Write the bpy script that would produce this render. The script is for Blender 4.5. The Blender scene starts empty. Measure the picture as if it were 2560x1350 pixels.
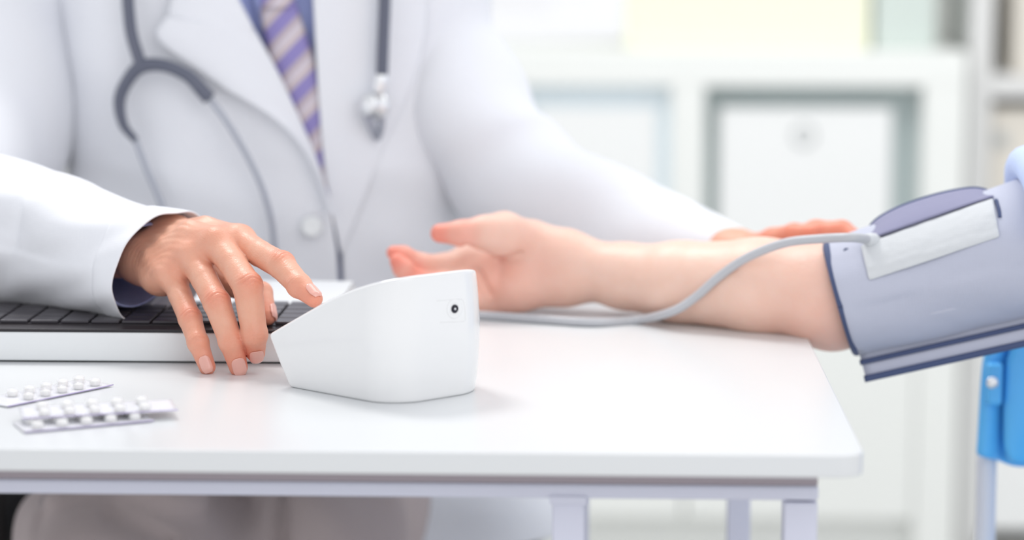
import bpy, bmesh, math, random
import numpy as np
from mathutils import Vector

# ------------------------------------------------------------------ camera, world, lights, exposure
F = 6000.0
CAM_H = 1.0557
PITCH = math.atan(873 / F)
YAW = math.atan(230 / F * math.cos(PITCH))
scene = bpy.context.scene
COL = scene.collection
cw = np.array([-math.sin(YAW) * math.cos(PITCH), math.cos(YAW) * math.cos(PITCH), -math.sin(PITCH)])
cr = np.array([math.cos(YAW), math.sin(YAW), 0.0])
cu = np.cross(cr, cw)
CO = np.array([0, 0, CAM_H])

cam_data = bpy.data.cameras.new('camera')
cam = bpy.data.objects.new('camera', cam_data)
COL.objects.link(cam)
cam.location = CO
cam.rotation_euler = (math.pi / 2 - PITCH, 0, YAW)
cam_data.sensor_width = 36.0
cam_data.lens = F / 2560 * 36.0
cam_data.clip_start = 0.05
cam_data.dof.use_dof = True
cam_data.dof.focus_distance = 1.62
cam_data.dof.aperture_fstop = 3.0
scene.camera = cam

world = bpy.data.worlds.new('world')
scene.world = world
world.use_nodes = True
bg = world.node_tree.nodes['Background']
bg.inputs[0].default_value = (0.93, 0.955, 1.0, 1)
bg.inputs[1].default_value = 1.0
_nt = world.node_tree
_tc = _nt.nodes.new('ShaderNodeTexCoord')
_sx = _nt.nodes.new('ShaderNodeSeparateXYZ')
_rp = _nt.nodes.new('ShaderNodeValToRGB')
_rp.color_ramp.elements[0].position = 0.0
_rp.color_ramp.elements[0].color = (1.02, 1.03, 1.06, 1)
_rp.color_ramp.elements[1].position = 0.9
_rp.color_ramp.elements[1].color = (0.56, 0.58, 0.62, 1)
_nt.links.new(_tc.outputs['Generated'], _sx.inputs[0])
_nt.links.new(_sx.outputs['Z'], _rp.inputs[0])
_nt.links.new(_rp.outputs[0], bg.inputs[0])


def area(name, loc, target, size, power, color=(1, 1, 1), sy=None):
    l = bpy.data.lights.new(name, 'AREA')
    l.shape = 'RECTANGLE'
    l.size = size
    l.size_y = sy or size
    l.energy = power
    l.color = color
    o = bpy.data.objects.new(name, l)
    COL.objects.link(o)
    o.location = loc
    d = Vector(target) - Vector(loc)
    o.rotation_euler = d.to_track_quat('-Z', 'Y').to_euler()
    return o


area('key_fill_light', (-0.75, 2.6, 2.6), (-0.15, 1.65, 0.8), 0.5, 23, (1.0, 0.985, 0.96))  # key: ceiling lamp above and behind, to the left
area('key_fill_light', (0.7, 0.1, 2.0), (0.0, 2.0, 0.8), 1.5, 11, (1.0, 0.99, 0.98))  # added frontal fill, not a fixture of the room
area('key_fill_light', (0.6, 2.7, 2.7), (0.6, 3.8, 0.6), 1.6, 26, (1.0, 1.0, 0.98))  # added light that brightens the bookcase, not a fixture of the room

scene.view_settings.view_transform = 'Standard'
scene.view_settings.look = 'None'
scene.view_settings.gamma = 1.0
scene.view_settings.exposure = 0.0
scene.view_settings.use_curve_mapping = False

# ------------------------------------------------------------------ helpers


def ray(x, y):
    return cw + (x - 1280) / F * cr - (y - 675) / F * cu


def PY(x, y, Y):
    d = ray(x, y)
    return CO + d * (Y / d[1])


def PZ(x, y, Z=0.75):
    d = ray(x, y)
    return CO + d * ((Z - CAM_H) / d[2])


def J(x, y, Y, rpx):
    p = PY(x, y, Y)
    return np.array([p[0], p[1], p[2], rpx * ((p - CO) @ cw) / F])


def link(o, parent=None):
    COL.objects.link(o)
    if parent is not None:
        o.parent = parent
        o.matrix_parent_inverse = parent.matrix_world.inverted()
    return o


def tag(o, label=None, cat=None, group=None, kind=None):
    if label:
        o['label'] = label
    if cat:
        o['category'] = cat
    if group:
        o['group'] = group
    if kind:
        o['kind'] = kind
    return o


def empty(name, loc, label, cat, group=None, rz=0):
    o = bpy.data.objects.new(name, None)
    o.empty_display_size = 0.05
    COL.objects.link(o)
    o.location = loc
    o.rotation_euler = (0, 0, rz)
    bpy.context.view_layer.update()
    return tag(o, label, cat, group)


def world_of(o):
    # only the top Empty carries a transform
    while o.parent is not None:
        o = o.parent
    return o.matrix_world


def mesh_obj(name, verts, faces, mat, parent=None, smooth=True, attrs=None, mats=None, fmat=None):
    me = bpy.data.meshes.new(name)
    V = np.asarray(verts, dtype=np.float64)
    if parent is not None:
        M = np.array(world_of(parent).inverted())
        V = V @ M[:3, :3].T + M[:3, 3]
    me.from_pydata(V.tolist(), [], [list(map(int, f)) for f in faces])
    if mat:
        me.materials.append(mat)
    if mats:
        for m in mats:
            me.materials.append(m)
    if smooth:
        me.polygons.foreach_set('use_smooth', [True] * len(me.polygons))
    if attrs:
        for k, v in attrs.items():
            a = me.attributes.new(k, 'FLOAT', 'POINT')
            a.data.foreach_set('value', np.asarray(v, dtype=np.float32))
    me.update()
    o = bpy.data.objects.new(name, me)
    COL.objects.link(o)
    if parent is not None:
        o.parent = parent
    return o


def bm_obj(name, bm, mat, parent=None, smooth=False):
    me = bpy.data.meshes.new(name)
    bmesh.ops.recalc_face_normals(bm, faces=bm.faces)
    bm.to_mesh(me)
    bm.free()
    me.materials.append(mat)
    if parent is not None:
        me.transform(world_of(parent).inverted())
    if smooth:
        for p in me.polygons:
            p.use_smooth = True
    o = bpy.data.objects.new(name, me)
    COL.objects.link(o)
    if parent is not None:
        o.parent = parent
    return o


def bevel(o, w, seg=3):
    m = o.modifiers.new('bevel', 'BEVEL')
    m.width = w
    m.segments = seg
    m.limit_method = 'ANGLE'
    m.angle_limit = math.radians(40)
    for p in o.data.polygons:
        p.use_smooth = True
    wn = o.modifiers.new('wn', 'WEIGHTED_NORMAL')
    return o


def add_box(bm, x0, x1, y0, y1, z0, z1):
    vs = [bm.verts.new((x, y, z)) for z in (z0, z1) for y in (y0, y1) for x in (x0, x1)]
    for f in ((0, 1, 3, 2), (4, 6, 7, 5), (0, 4, 5, 1), (2, 3, 7, 6), (0, 2, 6, 4), (1, 5, 7, 3)):
        bm.faces.new([vs[i] for i in f])


def box(name, x0, x1, y0, y1, z0, z1, mat, parent=None, bev=0.0):
    bm = bmesh.new()
    add_box(bm, x0, x1, y0, y1, z0, z1)
    o = bm_obj(name, bm, mat, parent)
    if bev:
        bevel(o, bev)
    return o


def catmull(P, n):
    P = np.asarray(P, float)
    Q = np.vstack([2 * P[0] - P[1], P, 2 * P[-1] - P[-2]])
    k = len(P) - 1
    out = []
    for t in np.linspace(0, k, n):
        i = min(int(t), k - 1)
        u = t - i
        a, b, c, d = Q[i], Q[i + 1], Q[i + 2], Q[i + 3]
        out.append(0.5 * ((2 * b) + (c - a) * u + (2 * a - 5 * b + 4 * c - d) * u * u + (3 * b - a - 3 * c + d) * u ** 3))
    return np.array(out)


def unit(v):
    v = np.asarray(v, float)
    return v / np.linalg.norm(v)


def tube_geo(P, R, seg=16, cap=True, n=None):
    P = np.asarray(P, float)
    if n:
        RR = np.asarray(R, float) if np.ndim(R) else np.full(len(P), R)
        Q = catmull(np.hstack([P, RR[:, None]]), n)
        P, R = Q[:, :3], Q[:, 3]
    elif np.ndim(R) == 0:
        R = np.full(len(P), R)
    T = np.gradient(P, axis=0)
    T /= np.linalg.norm(T, axis=1)[:, None]
    up = np.array([0, 0, 1.0]) if abs(T[0][2]) < 0.9 else np.array([1.0, 0, 0])
    N = unit(np.cross(T[0], up))
    V = []
    for i in range(len(P)):
        N = unit(N - T[i] * (N @ T[i]))
        B = np.cross(T[i], N)
        a = np.linspace(0, 2 * math.pi, seg, endpoint=False)
        V.append(P[i] + R[i] * (np.cos(a)[:, None] * N + np.sin(a)[:, None] * B))
    V = np.vstack(V)
    Fc = []
    for i in range(len(P) - 1):
        for j in range(seg):
            k = (j + 1) % seg
            Fc.append((i * seg + j, i * seg + k, (i + 1) * seg + k, (i + 1) * seg + j))
    if cap:
        Fc.append(tuple(range(seg))[::-1])
        Fc.append(tuple((len(P) - 1) * seg + j for j in range(seg)))
    return V, Fc


def tube(name, P, R, mat, parent=None, seg=16, n=None):
    V, Fc = tube_geo(P, R, seg, True, n)
    return mesh_obj(name, V, Fc, mat, parent)


def grid_obj(name, G, mat, parent=None, closed=False, thick=0.0, subs=0, offset=-1.0):
    """G[i, j, 3]: a sheet; closed wraps j."""
    nu, nv = G.shape[:2]
    Fc = []
    for i in range(nu - 1):
        for j in range(nv if closed else nv - 1):
            k = (j + 1) % nv
            Fc.append((i * nv + j, i * nv + k, (i + 1) * nv + k, (i + 1) * nv + j))
    o = mesh_obj(name, G.reshape(-1, 3), Fc, mat, parent)
    if thick:
        m = o.modifiers.new('solid', 'SOLIDIFY')
        m.thickness = thick
        m.offset = offset
    if subs:
        m = o.modifiers.new('sub', 'SUBSURF')
        m.levels = m.render_levels = subs
    return o


def disc_geo(P, N, rings, seg=40):
    """lathe around N: rings of (radius, height)"""
    a = unit(np.cross(N, [0, 0, 1.0] if abs(N[2]) < 0.95 else [0, 1.0, 0]))
    b = np.cross(N, a)
    V = []
    for r_, h_ in rings:
        for k in range(seg):
            t = 2 * math.pi * k / seg
            V.append(P + N * h_ + r_ * (math.cos(t) * a + math.sin(t) * b))
    Fs = []
    for i in range(len(rings) - 1):
        for k in range(seg):
            j = (k + 1) % seg
            Fs.append((i * seg + k, i * seg + j, (i + 1) * seg + j, (i + 1) * seg + k))
    Fs.append(tuple(range((len(rings) - 1) * seg, len(rings) * seg)))
    return np.array(V), Fs


# ------------------------------------------------------------------ signed distance modelling
def cone(p, a, b):
    """round cone between a and b, each x,y,z,r"""
    A, B = a[:3].astype(np.float32), b[:3].astype(np.float32)
    d = B - A
    t = np.clip(((p - A) @ d) / max(float(d @ d), 1e-12), 0, 1)
    q = p - A - t[:, None] * d
    return np.sqrt((q * q).sum(1)) - (a[3] + (b[3] - a[3]) * t)


def ell(p, c, axes, R):
    """ellipsoid centre c, rotation rows axes, radii R"""
    q = (p - np.asarray(c, np.float32)) @ np.asarray(axes, np.float32).T
    R = np.asarray(R, np.float32)
    k0 = np.sqrt(((q / R) ** 2).sum(1))
    k1 = np.sqrt(((q / R ** 2) ** 2).sum(1)) + 1e-9
    return k0 * (k0 - 1) / k1


def smin(a, b, k):
    h = np.maximum(k - np.abs(a - b), 0) / k
    return np.minimum(a, b) - h * h * k * 0.25


def smax(a, b, k):
    return -smin(-a, -b, k)


def rmax(a, b, r):
    return np.minimum(-r, np.maximum(a, b)) + np.sqrt(np.maximum(r + a, 0) ** 2 + np.maximum(r + b, 0) ** 2)


def chain(p, js, k=0.003):
    d = cone(p, js[0], js[1])
    for i in range(1, len(js) - 1):
        d = smin(d, cone(p, js[i], js[i + 1]), k)
    return d


def sdf_mesh(f, lo, hi, h, newton=2):
    lo = np.asarray(lo, np.float32)
    hi = np.asarray(hi, np.float32)
    B = 6
    nb = np.ceil((hi - lo) / (h * B)).astype(int)
    n = nb * B + 1
    ii = np.stack(np.meshgrid(*[np.arange(k) for k in nb], indexing='ij'), -1).reshape(-1, 3)
    cen = lo + (ii + 0.5).astype(np.float32) * h * B
    fc = np.concatenate([f(cen[i:i + 200000]) for i in range(0, len(cen), 200000)])
    act = np.abs(fc) < h * B * 1.25
    Vv = np.empty(n, np.float32)
    sg = np.where(fc < 0, -1.0, 1.0).reshape(nb).astype(np.float32)
    big = np.repeat(np.repeat(np.repeat(sg, B, 0), B, 1), B, 2)
    Vv[:] = 1.0
    Vv[:n[0] - 1, :n[1] - 1, :n[2] - 1] = big
    loc = np.stack(np.meshgrid(*[np.arange(B + 1)] * 3, indexing='ij'), -1).reshape(-1, 3)
    ai = ii[act]
    for s in range(0, len(ai), 800):
        idx = (ai[s:s + 800, None, :] * B + loc[None]).reshape(-1, 3)
        val = f(lo + idx.astype(np.float32) * h)
        Vv[idx[:, 0], idx[:, 1], idx[:, 2]] = val
    ins = Vv < 0
    c8 = [(a, b, c) for a in (0, 1) for b in (0, 1) for c in (0, 1)]
    m = n - 1
    cnt = np.zeros(m, np.int8)
    for a, b, c in c8:
        cnt += ins[a:a + m[0], b:b + m[1], c:c + m[2]]
    cells = np.argwhere((cnt > 0) & (cnt < 8))
    idm = -np.ones(m, np.int32)
    idm[cells[:, 0], cells[:, 1], cells[:, 2]] = np.arange(len(cells))
    acc = np.zeros((len(cells), 3))
    num = np.zeros(len(cells))
    for ca in c8:
        for ax in range(3):
            if ca[ax] == 1:
                continue
            cb = list(ca)
            cb[ax] = 1
            a = cells + ca
            b = cells + cb
            va = Vv[a[:, 0], a[:, 1], a[:, 2]]
            vb = Vv[b[:, 0], b[:, 1], b[:, 2]]
            x = (va < 0) != (vb < 0)
            t = np.where(x, va / np.where(x, va - vb, 1), 0)
            pt = np.array(ca, float) + np.outer(t, np.eye(3)[ax])
            acc += pt * x[:, None]
            num += x
    V = lo + (cells + acc / num[:, None]) * h
    Fs = []
    for ax in range(3):
        o1, o2 = (ax + 1) % 3, (ax + 2) % 3
        sl0 = [slice(None)] * 3
        sl1 = [slice(None)] * 3
        sl0[ax] = slice(0, n[ax] - 1)
        sl1[ax] = slice(1, n[ax])
        x = np.argwhere(ins[tuple(sl0)] != ins[tuple(sl1)])
        x = x[(x[:, o1] > 0) & (x[:, o2] > 0) & (x[:, o1] < m[o1]) & (x[:, o2] < m[o2])]
        flip = ~ins[x[:, 0], x[:, 1], x[:, 2]]
        e1 = np.eye(3, dtype=int)[o1]
        e2 = np.eye(3, dtype=int)[o2]
        q = []
        for s in ((0, 0), (1, 0), (1, 1), (0, 1)):
            y = x - s[0] * e1 - s[1] * e2
            q.append(idm[y[:, 0], y[:, 1], y[:, 2]])
        q = np.stack(q, 1)
        q[flip] = q[flip][:, ::-1]
        Fs.append(q)
    Fs = np.vstack(Fs)
    Fs = Fs[(Fs >= 0).all(1)]
    V = V.astype(np.float32)
    for _ in range(newton):
        d, g = sdf_grad(f, V, h * 0.4)
        st = d / np.maximum((g * g).sum(1), 0.2)
        st = np.clip(st, -h, h)
        V = V - g * st[:, None]
    return V.astype(float), Fs


def sdf_grad(f, V, e):
    V = V.astype(np.float32)
    d = f(V)
    g = np.zeros_like(V)
    for a in range(3):
        s = np.zeros(3, np.float32)
        s[a] = e
        g[:, a] = (f(V + s) - f(V - s)) / (2 * e)
    return d, g


def join(parts):
    Vs, Fs, n = [], [], 0
    for V, Fc in parts:
        Vs.append(V)
        Fs += [tuple(int(i) + n for i in f) for f in Fc]
        n += len(V)
    return np.vstack(Vs), Fs


# ------------------------------------------------------------------ materials
def mat(name, color, rough=0.5, metal=0.0, spec=0.5, bump=None, sss=0, emit=None, coat=0, trans=0, noise=None, sheen=0):
    m = bpy.data.materials.new(name)
    m.use_nodes = True
    nt = m.node_tree
    b = nt.nodes['Principled BSDF']
    b.inputs['Base Color'].default_value = (*color, 1)
    b.inputs['Roughness'].default_value = rough
    b.inputs['Metallic'].default_value = metal
    b.inputs['Specular IOR Level'].default_value = spec
    b.inputs['Coat Weight'].default_value = coat
    b.inputs['Sheen Weight'].default_value = sheen
    b.inputs['Transmission Weight'].default_value = trans
    if sss:
        b.inputs['Subsurface Weight'].default_value = sss
        b.inputs['Subsurface Radius'].default_value = (1.0, 0.35, 0.2)
        b.inputs['Subsurface Scale'].default_value = 0.006
    if emit:
        b.inputs['Emission Color'].default_value = (*emit[0], 1)
        b.inputs['Emission Strength'].default_value = emit[1]
    tc = nt.nodes.new('ShaderNodeTexCoord')
    if noise:  # (scale, colour2, amount)
        n = nt.nodes.new('ShaderNodeTexNoise')
        n.inputs['Scale'].default_value = noise[0]
        n.inputs['Detail'].default_value = 4
        nt.links.new(tc.outputs['Object'], n.inputs['Vector'])
        mx = nt.nodes.new('ShaderNodeMix')
        mx.data_type = 'RGBA'
        mp = nt.nodes.new('ShaderNodeMapRange')
        mp.inputs['From Min'].default_value = 0.35
        mp.inputs['From Max'].default_value = 0.65
        mp.inputs['To Max'].default_value = noise[2]
        nt.links.new(n.outputs[0], mp.inputs[0])
        nt.links.new(mp.outputs[0], mx.inputs[0])
        mx.inputs[6].default_value = (*color, 1)
        mx.inputs[7].default_value = (*noise[1], 1)
        nt.links.new(mx.outputs[2], b.inputs['Base Color'])
    if bump:  # (scale, distance)
        n = nt.nodes.new('ShaderNodeTexNoise')
        n.inputs['Scale'].default_value = bump[0]
        n.inputs['Detail'].default_value = 3
        nt.links.new(tc.outputs['Object'], n.inputs['Vector'])
        bp = nt.nodes.new('ShaderNodeBump')
        bp.inputs['Distance'].default_value = bump[1]
        bp.inputs['Strength'].default_value = 0.6
        nt.links.new(n.outputs[0], bp.inputs['Height'])
        nt.links.new(bp.outputs[0], b.inputs['Normal'])
    return m


def skin_mat(name, base, red, pale):
    m = mat(name, base, rough=0.42, spec=0.45, sss=0.25)
    nt = m.node_tree
    b = nt.nodes['Principled BSDF']
    at = nt.nodes.new('ShaderNodeAttribute')
    at.attribute_name = 'flush'
    tc = nt.nodes.new('ShaderNodeTexCoord')
    n = nt.nodes.new('ShaderNodeTexNoise')
    n.inputs['Scale'].default_value = 70
    n.inputs['Detail'].default_value = 5
    nt.links.new(tc.outputs['Object'], n.inputs['Vector'])
    m1 = nt.nodes.new('ShaderNodeMix')
    m1.data_type = 'RGBA'
    m1.inputs[6].default_value = (*base, 1)
    m1.inputs[7].default_value = (*pale, 1)
    mp = nt.nodes.new('ShaderNodeMapRange')
    mp.inputs['From Min'].default_value = 0.4
    mp.inputs['From Max'].default_value = 0.7
    mp.inputs['To Max'].default_value = 0.5
    nt.links.new(n.outputs[0], mp.inputs[0])
    nt.links.new(mp.outputs[0], m1.inputs[0])
    m2 = nt.nodes.new('ShaderNodeMix')
    m2.data_type = 'RGBA'
    m2.inputs[7].default_value = (*red, 1)
    nt.links.new(m1.outputs[2], m2.inputs[6])
    nt.links.new(at.outputs['Fac'], m2.inputs[0])
    nt.links.new(m2.outputs[2], b.inputs['Base Color'])
    v = nt.nodes.new('ShaderNodeTexVoronoi')
    v.inputs['Scale'].default_value = 900
    n2 = nt.nodes.new('ShaderNodeTexNoise')
    n2.inputs['Scale'].default_value = 260
    n2.inputs['Detail'].default_value = 4
    nt.links.new(tc.outputs['Object'], v.inputs['Vector'])
    nt.links.new(tc.outputs['Object'], n2.inputs['Vector'])
    ad = nt.nodes.new('ShaderNodeMath')
    ad.operation = 'MULTIPLY_ADD'
    ad.inputs[1].default_value = 0.35
    nt.links.new(v.outputs['Distance'], ad.inputs[0])
    nt.links.new(n2.outputs[0], ad.inputs[2])
    bp = nt.nodes.new('ShaderNodeBump')
    bp.inputs['Distance'].default_value = 0.0006
    bp.inputs['Strength'].default_value = 0.5
    nt.links.new(ad.outputs[0], bp.inputs['Height'])
    nt.links.new(bp.outputs[0], b.inputs['Normal'])
    return m


def fabric_mat(name, color, scale=1800, dist=0.0002, rough=0.9, color2=None):
    m = mat(name, color, rough=rough, spec=0.2, sheen=0.1)
    nt = m.node_tree
    b = nt.nodes['Principled BSDF']
    tc = nt.nodes.new('ShaderNodeTexCoord')
    ws = []
    for d in ('X', 'Z'):
        w = nt.nodes.new('ShaderNodeTexWave')
        w.bands_direction = d
        w.inputs['Scale'].default_value = scale / 6.0
        w.inputs['Distortion'].default_value = 0.6
        nt.links.new(tc.outputs['Object'], w.inputs['Vector'])
        ws.append(w)
    mm = nt.nodes.new('ShaderNodeMath')
    mm.operation = 'ADD'
    nt.links.new(ws[0].outputs['Fac'], mm.inputs[0])
    nt.links.new(ws[1].outputs['Fac'], mm.inputs[1])
    n = nt.nodes.new('ShaderNodeTexNoise')
    n.inputs['Scale'].default_value = 35
    n.inputs['Detail'].default_value = 3
    nt.links.new(tc.outputs['Object'], n.inputs['Vector'])
    bp = nt.nodes.new('ShaderNodeBump')
    bp.inputs['Distance'].default_value = dist
    bp.inputs['Strength'].default_value = 0.3
    nt.links.new(mm.outputs[0], bp.inputs['Height'])
    b2 = nt.nodes.new('ShaderNodeBump')
    b2.inputs['Distance'].default_value = 0.004
    b2.inputs['Strength'].default_value = 0.25
    nt.links.new(n.outputs[0], b2.inputs['Height'])
    nt.links.new(bp.outputs[0], b2.inputs['Normal'])
    nt.links.new(b2.outputs[0], b.inputs['Normal'])
    return m


M = {}
M['laminate'] = mat('white_laminate', (0.745, 0.76, 0.77), rough=0.28, spec=0.5, bump=(400, 0.00005))
M['edge_band'] = mat('edge_band', (0.80, 0.80, 0.82), rough=0.4)
M['frame_paint'] = mat('lavender_white_paint', (0.70, 0.71, 0.83), rough=0.35)
M['rail_shade'] = mat('mauve_rail_shade', (0.40, 0.345, 0.38), rough=0.5)  # tabletop's shade on the front rail, put into the colour
M['plastic'] = mat('white_plastic', (0.835, 0.837, 0.838), rough=0.12, spec=0.5, coat=0.4)
M['plastic_grey'] = mat('grey_plastic', (0.60, 0.61, 0.63), rough=0.35)
M['black'] = mat('black_plastic', (0.012, 0.010, 0.014), rough=0.3)
M['jack'] = mat('jack_black', (0.01, 0.008, 0.02), rough=0.12)
M['chrome'] = mat('chrome', (0.88, 0.89, 0.90), rough=0.32, metal=0.9)
M['silver'] = mat('silver_case', (0.80, 0.82, 0.83), rough=0.35, metal=0.15)
M['deck'] = mat('black_deck', (0.035, 0.03, 0.035), rough=0.35)
M['key'] = mat('black_key', (0.055, 0.05, 0.06), rough=0.25)
M['coat'] = fabric_mat('white_coat_cotton', (0.83, 0.84, 0.88))
M['coat_btn'] = mat('white_button', (0.88, 0.9, 0.9), rough=0.3)
M['shirt'] = fabric_mat('blue_shirt', (0.44, 0.50, 0.84))
M['shirt_light'] = fabric_mat('light_blue_shirt', (0.56, 0.67, 0.94))
M['trousers'] = fabric_mat('taupe_trousers', (0.46, 0.39, 0.39), scale=900)
M['skin'] = skin_mat('man_skin', (0.76, 0.385, 0.265), (0.80, 0.215, 0.135), (0.83, 0.49, 0.36))
M['skin_f'] = skin_mat('woman_skin', (0.85, 0.58, 0.47), (0.85, 0.25, 0.18), (0.88, 0.64, 0.54))
M['nail'] = mat('nail', (0.86, 0.43, 0.36), rough=0.22, sss=0.15, coat=0.3)
M['nail_tip'] = mat('nail_free_edge', (0.9, 0.78, 0.70), rough=0.25)
M['steth'] = mat('grey_rubber', (0.115, 0.125, 0.17), rough=0.4)
M['steel'] = mat('brushed_steel', (0.40, 0.42, 0.48), rough=0.35, metal=0.7)
M['cuff'] = fabric_mat('cuff_nylon', (0.53, 0.55, 0.655), rough=0.6)
M['cuff_dark'] = fabric_mat('cuff_binding', (0.075, 0.10, 0.20), rough=0.6)
M['cuff_in'] = fabric_mat('cuff_lining', (0.27, 0.27, 0.40), rough=0.7)
M['cuff_pale'] = fabric_mat('cuff_panel', (0.66, 0.68, 0.70), rough=0.55)
M['hose'] = mat('hose_grey', (0.50, 0.51, 0.54), rough=0.4)
M['blue'] = mat('blue_plastic', (0.11, 0.53, 1.0), rough=0.3, noise=(6, (0.13, 0.56, 1.0), 0.6))
M['tube_metal'] = mat('pale_painted_tube', (0.76, 0.78, 0.84), rough=0.3)
M['wall'] = mat('white_wall', (0.86, 0.87, 0.84), rough=0.8, bump=(120, 0.0005))
M['floor'] = mat('pale_floor', (0.70, 0.70, 0.67), rough=0.4, noise=(3, (0.66, 0.66, 0.64), 0.8))
M['shelf'] = mat('white_shelf', (0.83, 0.845, 0.82), rough=0.45, bump=(60, 0.0002))
M['shelf_in'] = mat('shelf_backing', (0.42, 0.50, 0.52), rough=0.7)
M['cubby_green'] = mat('cubby_green', (0.47, 0.54, 0.54), rough=0.7)
M['cubby_blue'] = mat('cubby_blue', (0.80, 0.89, 0.94), rough=0.7)
M['box_white'] = mat('white_card', (0.84, 0.85, 0.845), rough=0.6)
M['box_yellow'] = mat('pale_yellow_card', (0.88, 0.89, 0.70), rough=0.6)
M['box_green'] = mat('sage_card', (0.60, 0.67, 0.63), rough=0.6)
M['box_beige'] = mat('beige_card', (0.72, 0.68, 0.61), rough=0.7)
M['hole'] = mat('grip_hole', (0.45, 0.47, 0.47), rough=0.5)
M['grey_shelf'] = mat('grey_shelf', (0.70, 0.70, 0.69), rough=0.5)
M['tablet'] = mat('tablet_white', (0.88, 0.87, 0.85), rough=0.45, sss=0.05)
M['foil'] = mat('foil', (0.88, 0.88, 0.92), rough=0.4, metal=0.0, bump=(350, 0.0002))
M['foil_edge'] = mat('violet_print', (0.45, 0.36, 0.66), rough=0.4)
M['leather'] = mat('black_leather', (0.02, 0.02, 0.022), rough=0.5)
M['glass'] = mat('window_glass', (1, 1, 1), rough=0.02, trans=1.0)


def clear_mat():
    m = bpy.data.materials.new('clear_blister')
    m.use_nodes = True
    nt = m.node_tree
    b = nt.nodes['Principled BSDF']
    b.inputs['Base Color'].default_value = (0.95, 0.95, 0.98, 1)
    b.inputs['Roughness'].default_value = 0.1
    b.inputs['Alpha'].default_value = 0.22
    return m


M['clear'] = clear_mat()


def tie_mat():
    m = mat('striped_tie', (0.2, 0.17, 0.4), rough=0.5)
    nt = m.node_tree
    b = nt.nodes['Principled BSDF']
    tc = nt.nodes.new('ShaderNodeTexCoord')
    mp = nt.nodes.new('ShaderNodeMapping')
    mp.inputs['Rotation'].default_value = (0, math.radians(46), 0)
    nt.links.new(tc.outputs['Object'], mp.inputs[0])
    sx = nt.nodes.new('ShaderNodeSeparateXYZ')
    nt.links.new(mp.outputs[0], sx.inputs[0])
    mm = nt.nodes.new('ShaderNodeMath')
    mm.operation = 'MULTIPLY'
    mm.inputs[1].default_value = 1 / 0.026
    nt.links.new(sx.outputs['Z'], mm.inputs[0])
    fr = nt.nodes.new('ShaderNodeMath')
    fr.operation = 'FRACT'
    nt.links.new(mm.outputs[0], fr.inputs[0])
    cr_ = nt.nodes.new('ShaderNodeValToRGB')
    cr_.color_ramp.interpolation = 'CONSTANT'
    e = cr_.color_ramp.elements
    e[0].position = 0
    e[0].color = (0.27, 0.23, 0.52, 1)
    e[1].position = 0.42
    e[1].color = (0.60, 0.51, 0.53, 1)
    x = e.new(0.62)
    x.color = (0.66, 0.60, 0.66, 1)
    x = e.new(0.80)
    x.color = (0.50, 0.42, 0.47, 1)
    nt.links.new(fr.outputs[0], cr_.inputs[0])
    nt.links.new(cr_.outputs[0], b.inputs['Base Color'])
    return m


M['tie'] = tie_mat()

# ------------------------------------------------------------------ setting
tag(box('floor', -3.2, 3.2, -0.6, 4.65, -0.05, 0, M['floor']), 'pale vinyl floor', kind='structure')


def s_(px, py, Y):
    return PY(px, py, Y)


# back wall with a window opening
WY = 4.6
wx0, wx1 = s_(1050, 0, WY)[0], s_(1640, 0, WY)[0]
wz0 = s_(0, 290, WY)[2]
bm = bmesh.new()
add_box(bm, -3.2, wx0, WY, WY + 0.1, 0, 2.7)
add_box(bm, wx1, 3.2, WY, WY + 0.1, 0, 2.7)
add_box(bm, wx0, wx1, WY, WY + 0.1, 0, wz0)
add_box(bm, wx0, wx1, WY, WY + 0.1, 2.0, 2.7)
tag(bm_obj('wall_back', bm, M['wall']), 'white back wall behind the shelves', kind='structure')
win = empty('window_1', ((wx0 + wx1) / 2, WY, wz0), 'bright window in the back wall', 'window')
del win['category']
win['kind'] = 'structure'
bm = bmesh.new()
for a, b_, c, d in ((wx0, wx0 + 0.04, wz0, 2.0), (wx1 - 0.04, wx1, wz0, 2.0), (wx0 + 0.04, wx1 - 0.04, wz0, wz0 + 0.04), (wx0 + 0.04, wx1 - 0.04, 1.96, 2.0)):
    add_box(bm, a, b_, WY + 0.02, WY + 0.07, c, d)
bm_obj('frame', bm, M['box_white'], win)
box('pane', wx0 + 0.04, wx1 - 0.04, WY + 0.04, WY + 0.046, wz0 + 0.04, 1.96, M['glass'], win)

# white bookcase
BY = 3.95


def bx_(px):
    return PY(px, 300, BY)[0]


def bz_(py):
    return PY(1800, py, BY)[2]


case = empty('bookcase', (bx_(1800), BY + 0.2, 0), 'white cubby bookcase along the back wall, closed doors below', 'bookcase')
D2 = BY + 0.39
xl, xr = bx_(760), bx_(2415)
zt, zt2 = bz_(128), bz_(216)
zs, zs2 = bz_(640), bz_(690)
xd0, xd1 = bx_(1678), bx_(1762)
xi = bx_(2308)
xl2 = bx_(1240)
box('top_board', xl, xr, BY, D2, zt2, zt, M['shelf'], case, 0.003)
box('side_panel', xi, xr, BY, D2, 0, zt2, M['shelf'], case, 0.003)
box('side_panel', xl, xl + 0.05, BY, D2, 0, zt2, M['shelf'], case, 0.003)
box('divider', xd0, xd1, BY, D2 - 0.012, zs, zt2, M['shelf'], case, 0.003)
box('divider', bx_(1225), bx_(1290), BY, D2 - 0.012, zs, zt2, M['shelf'], case, 0.003)
box('shelf_board', xl + 0.05, xi, BY, D2 - 0.012, zs2, zs, M['shelf'], case, 0.003)
box('back_panel', xl + 0.05, xi, D2 - 0.012, D2, 0, zt2, M['shelf_in'], case)
for a, b_ in ((xl + 0.05, bx_(1250)), (bx_(1250), bx_(1720)), (bx_(1720), xi)):
    d = box('door', a + 0.002, b_ - 0.002, BY, BY + 0.02, 0.06, zs2 - 0.003, M['shelf'], case, 0.002)
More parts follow.
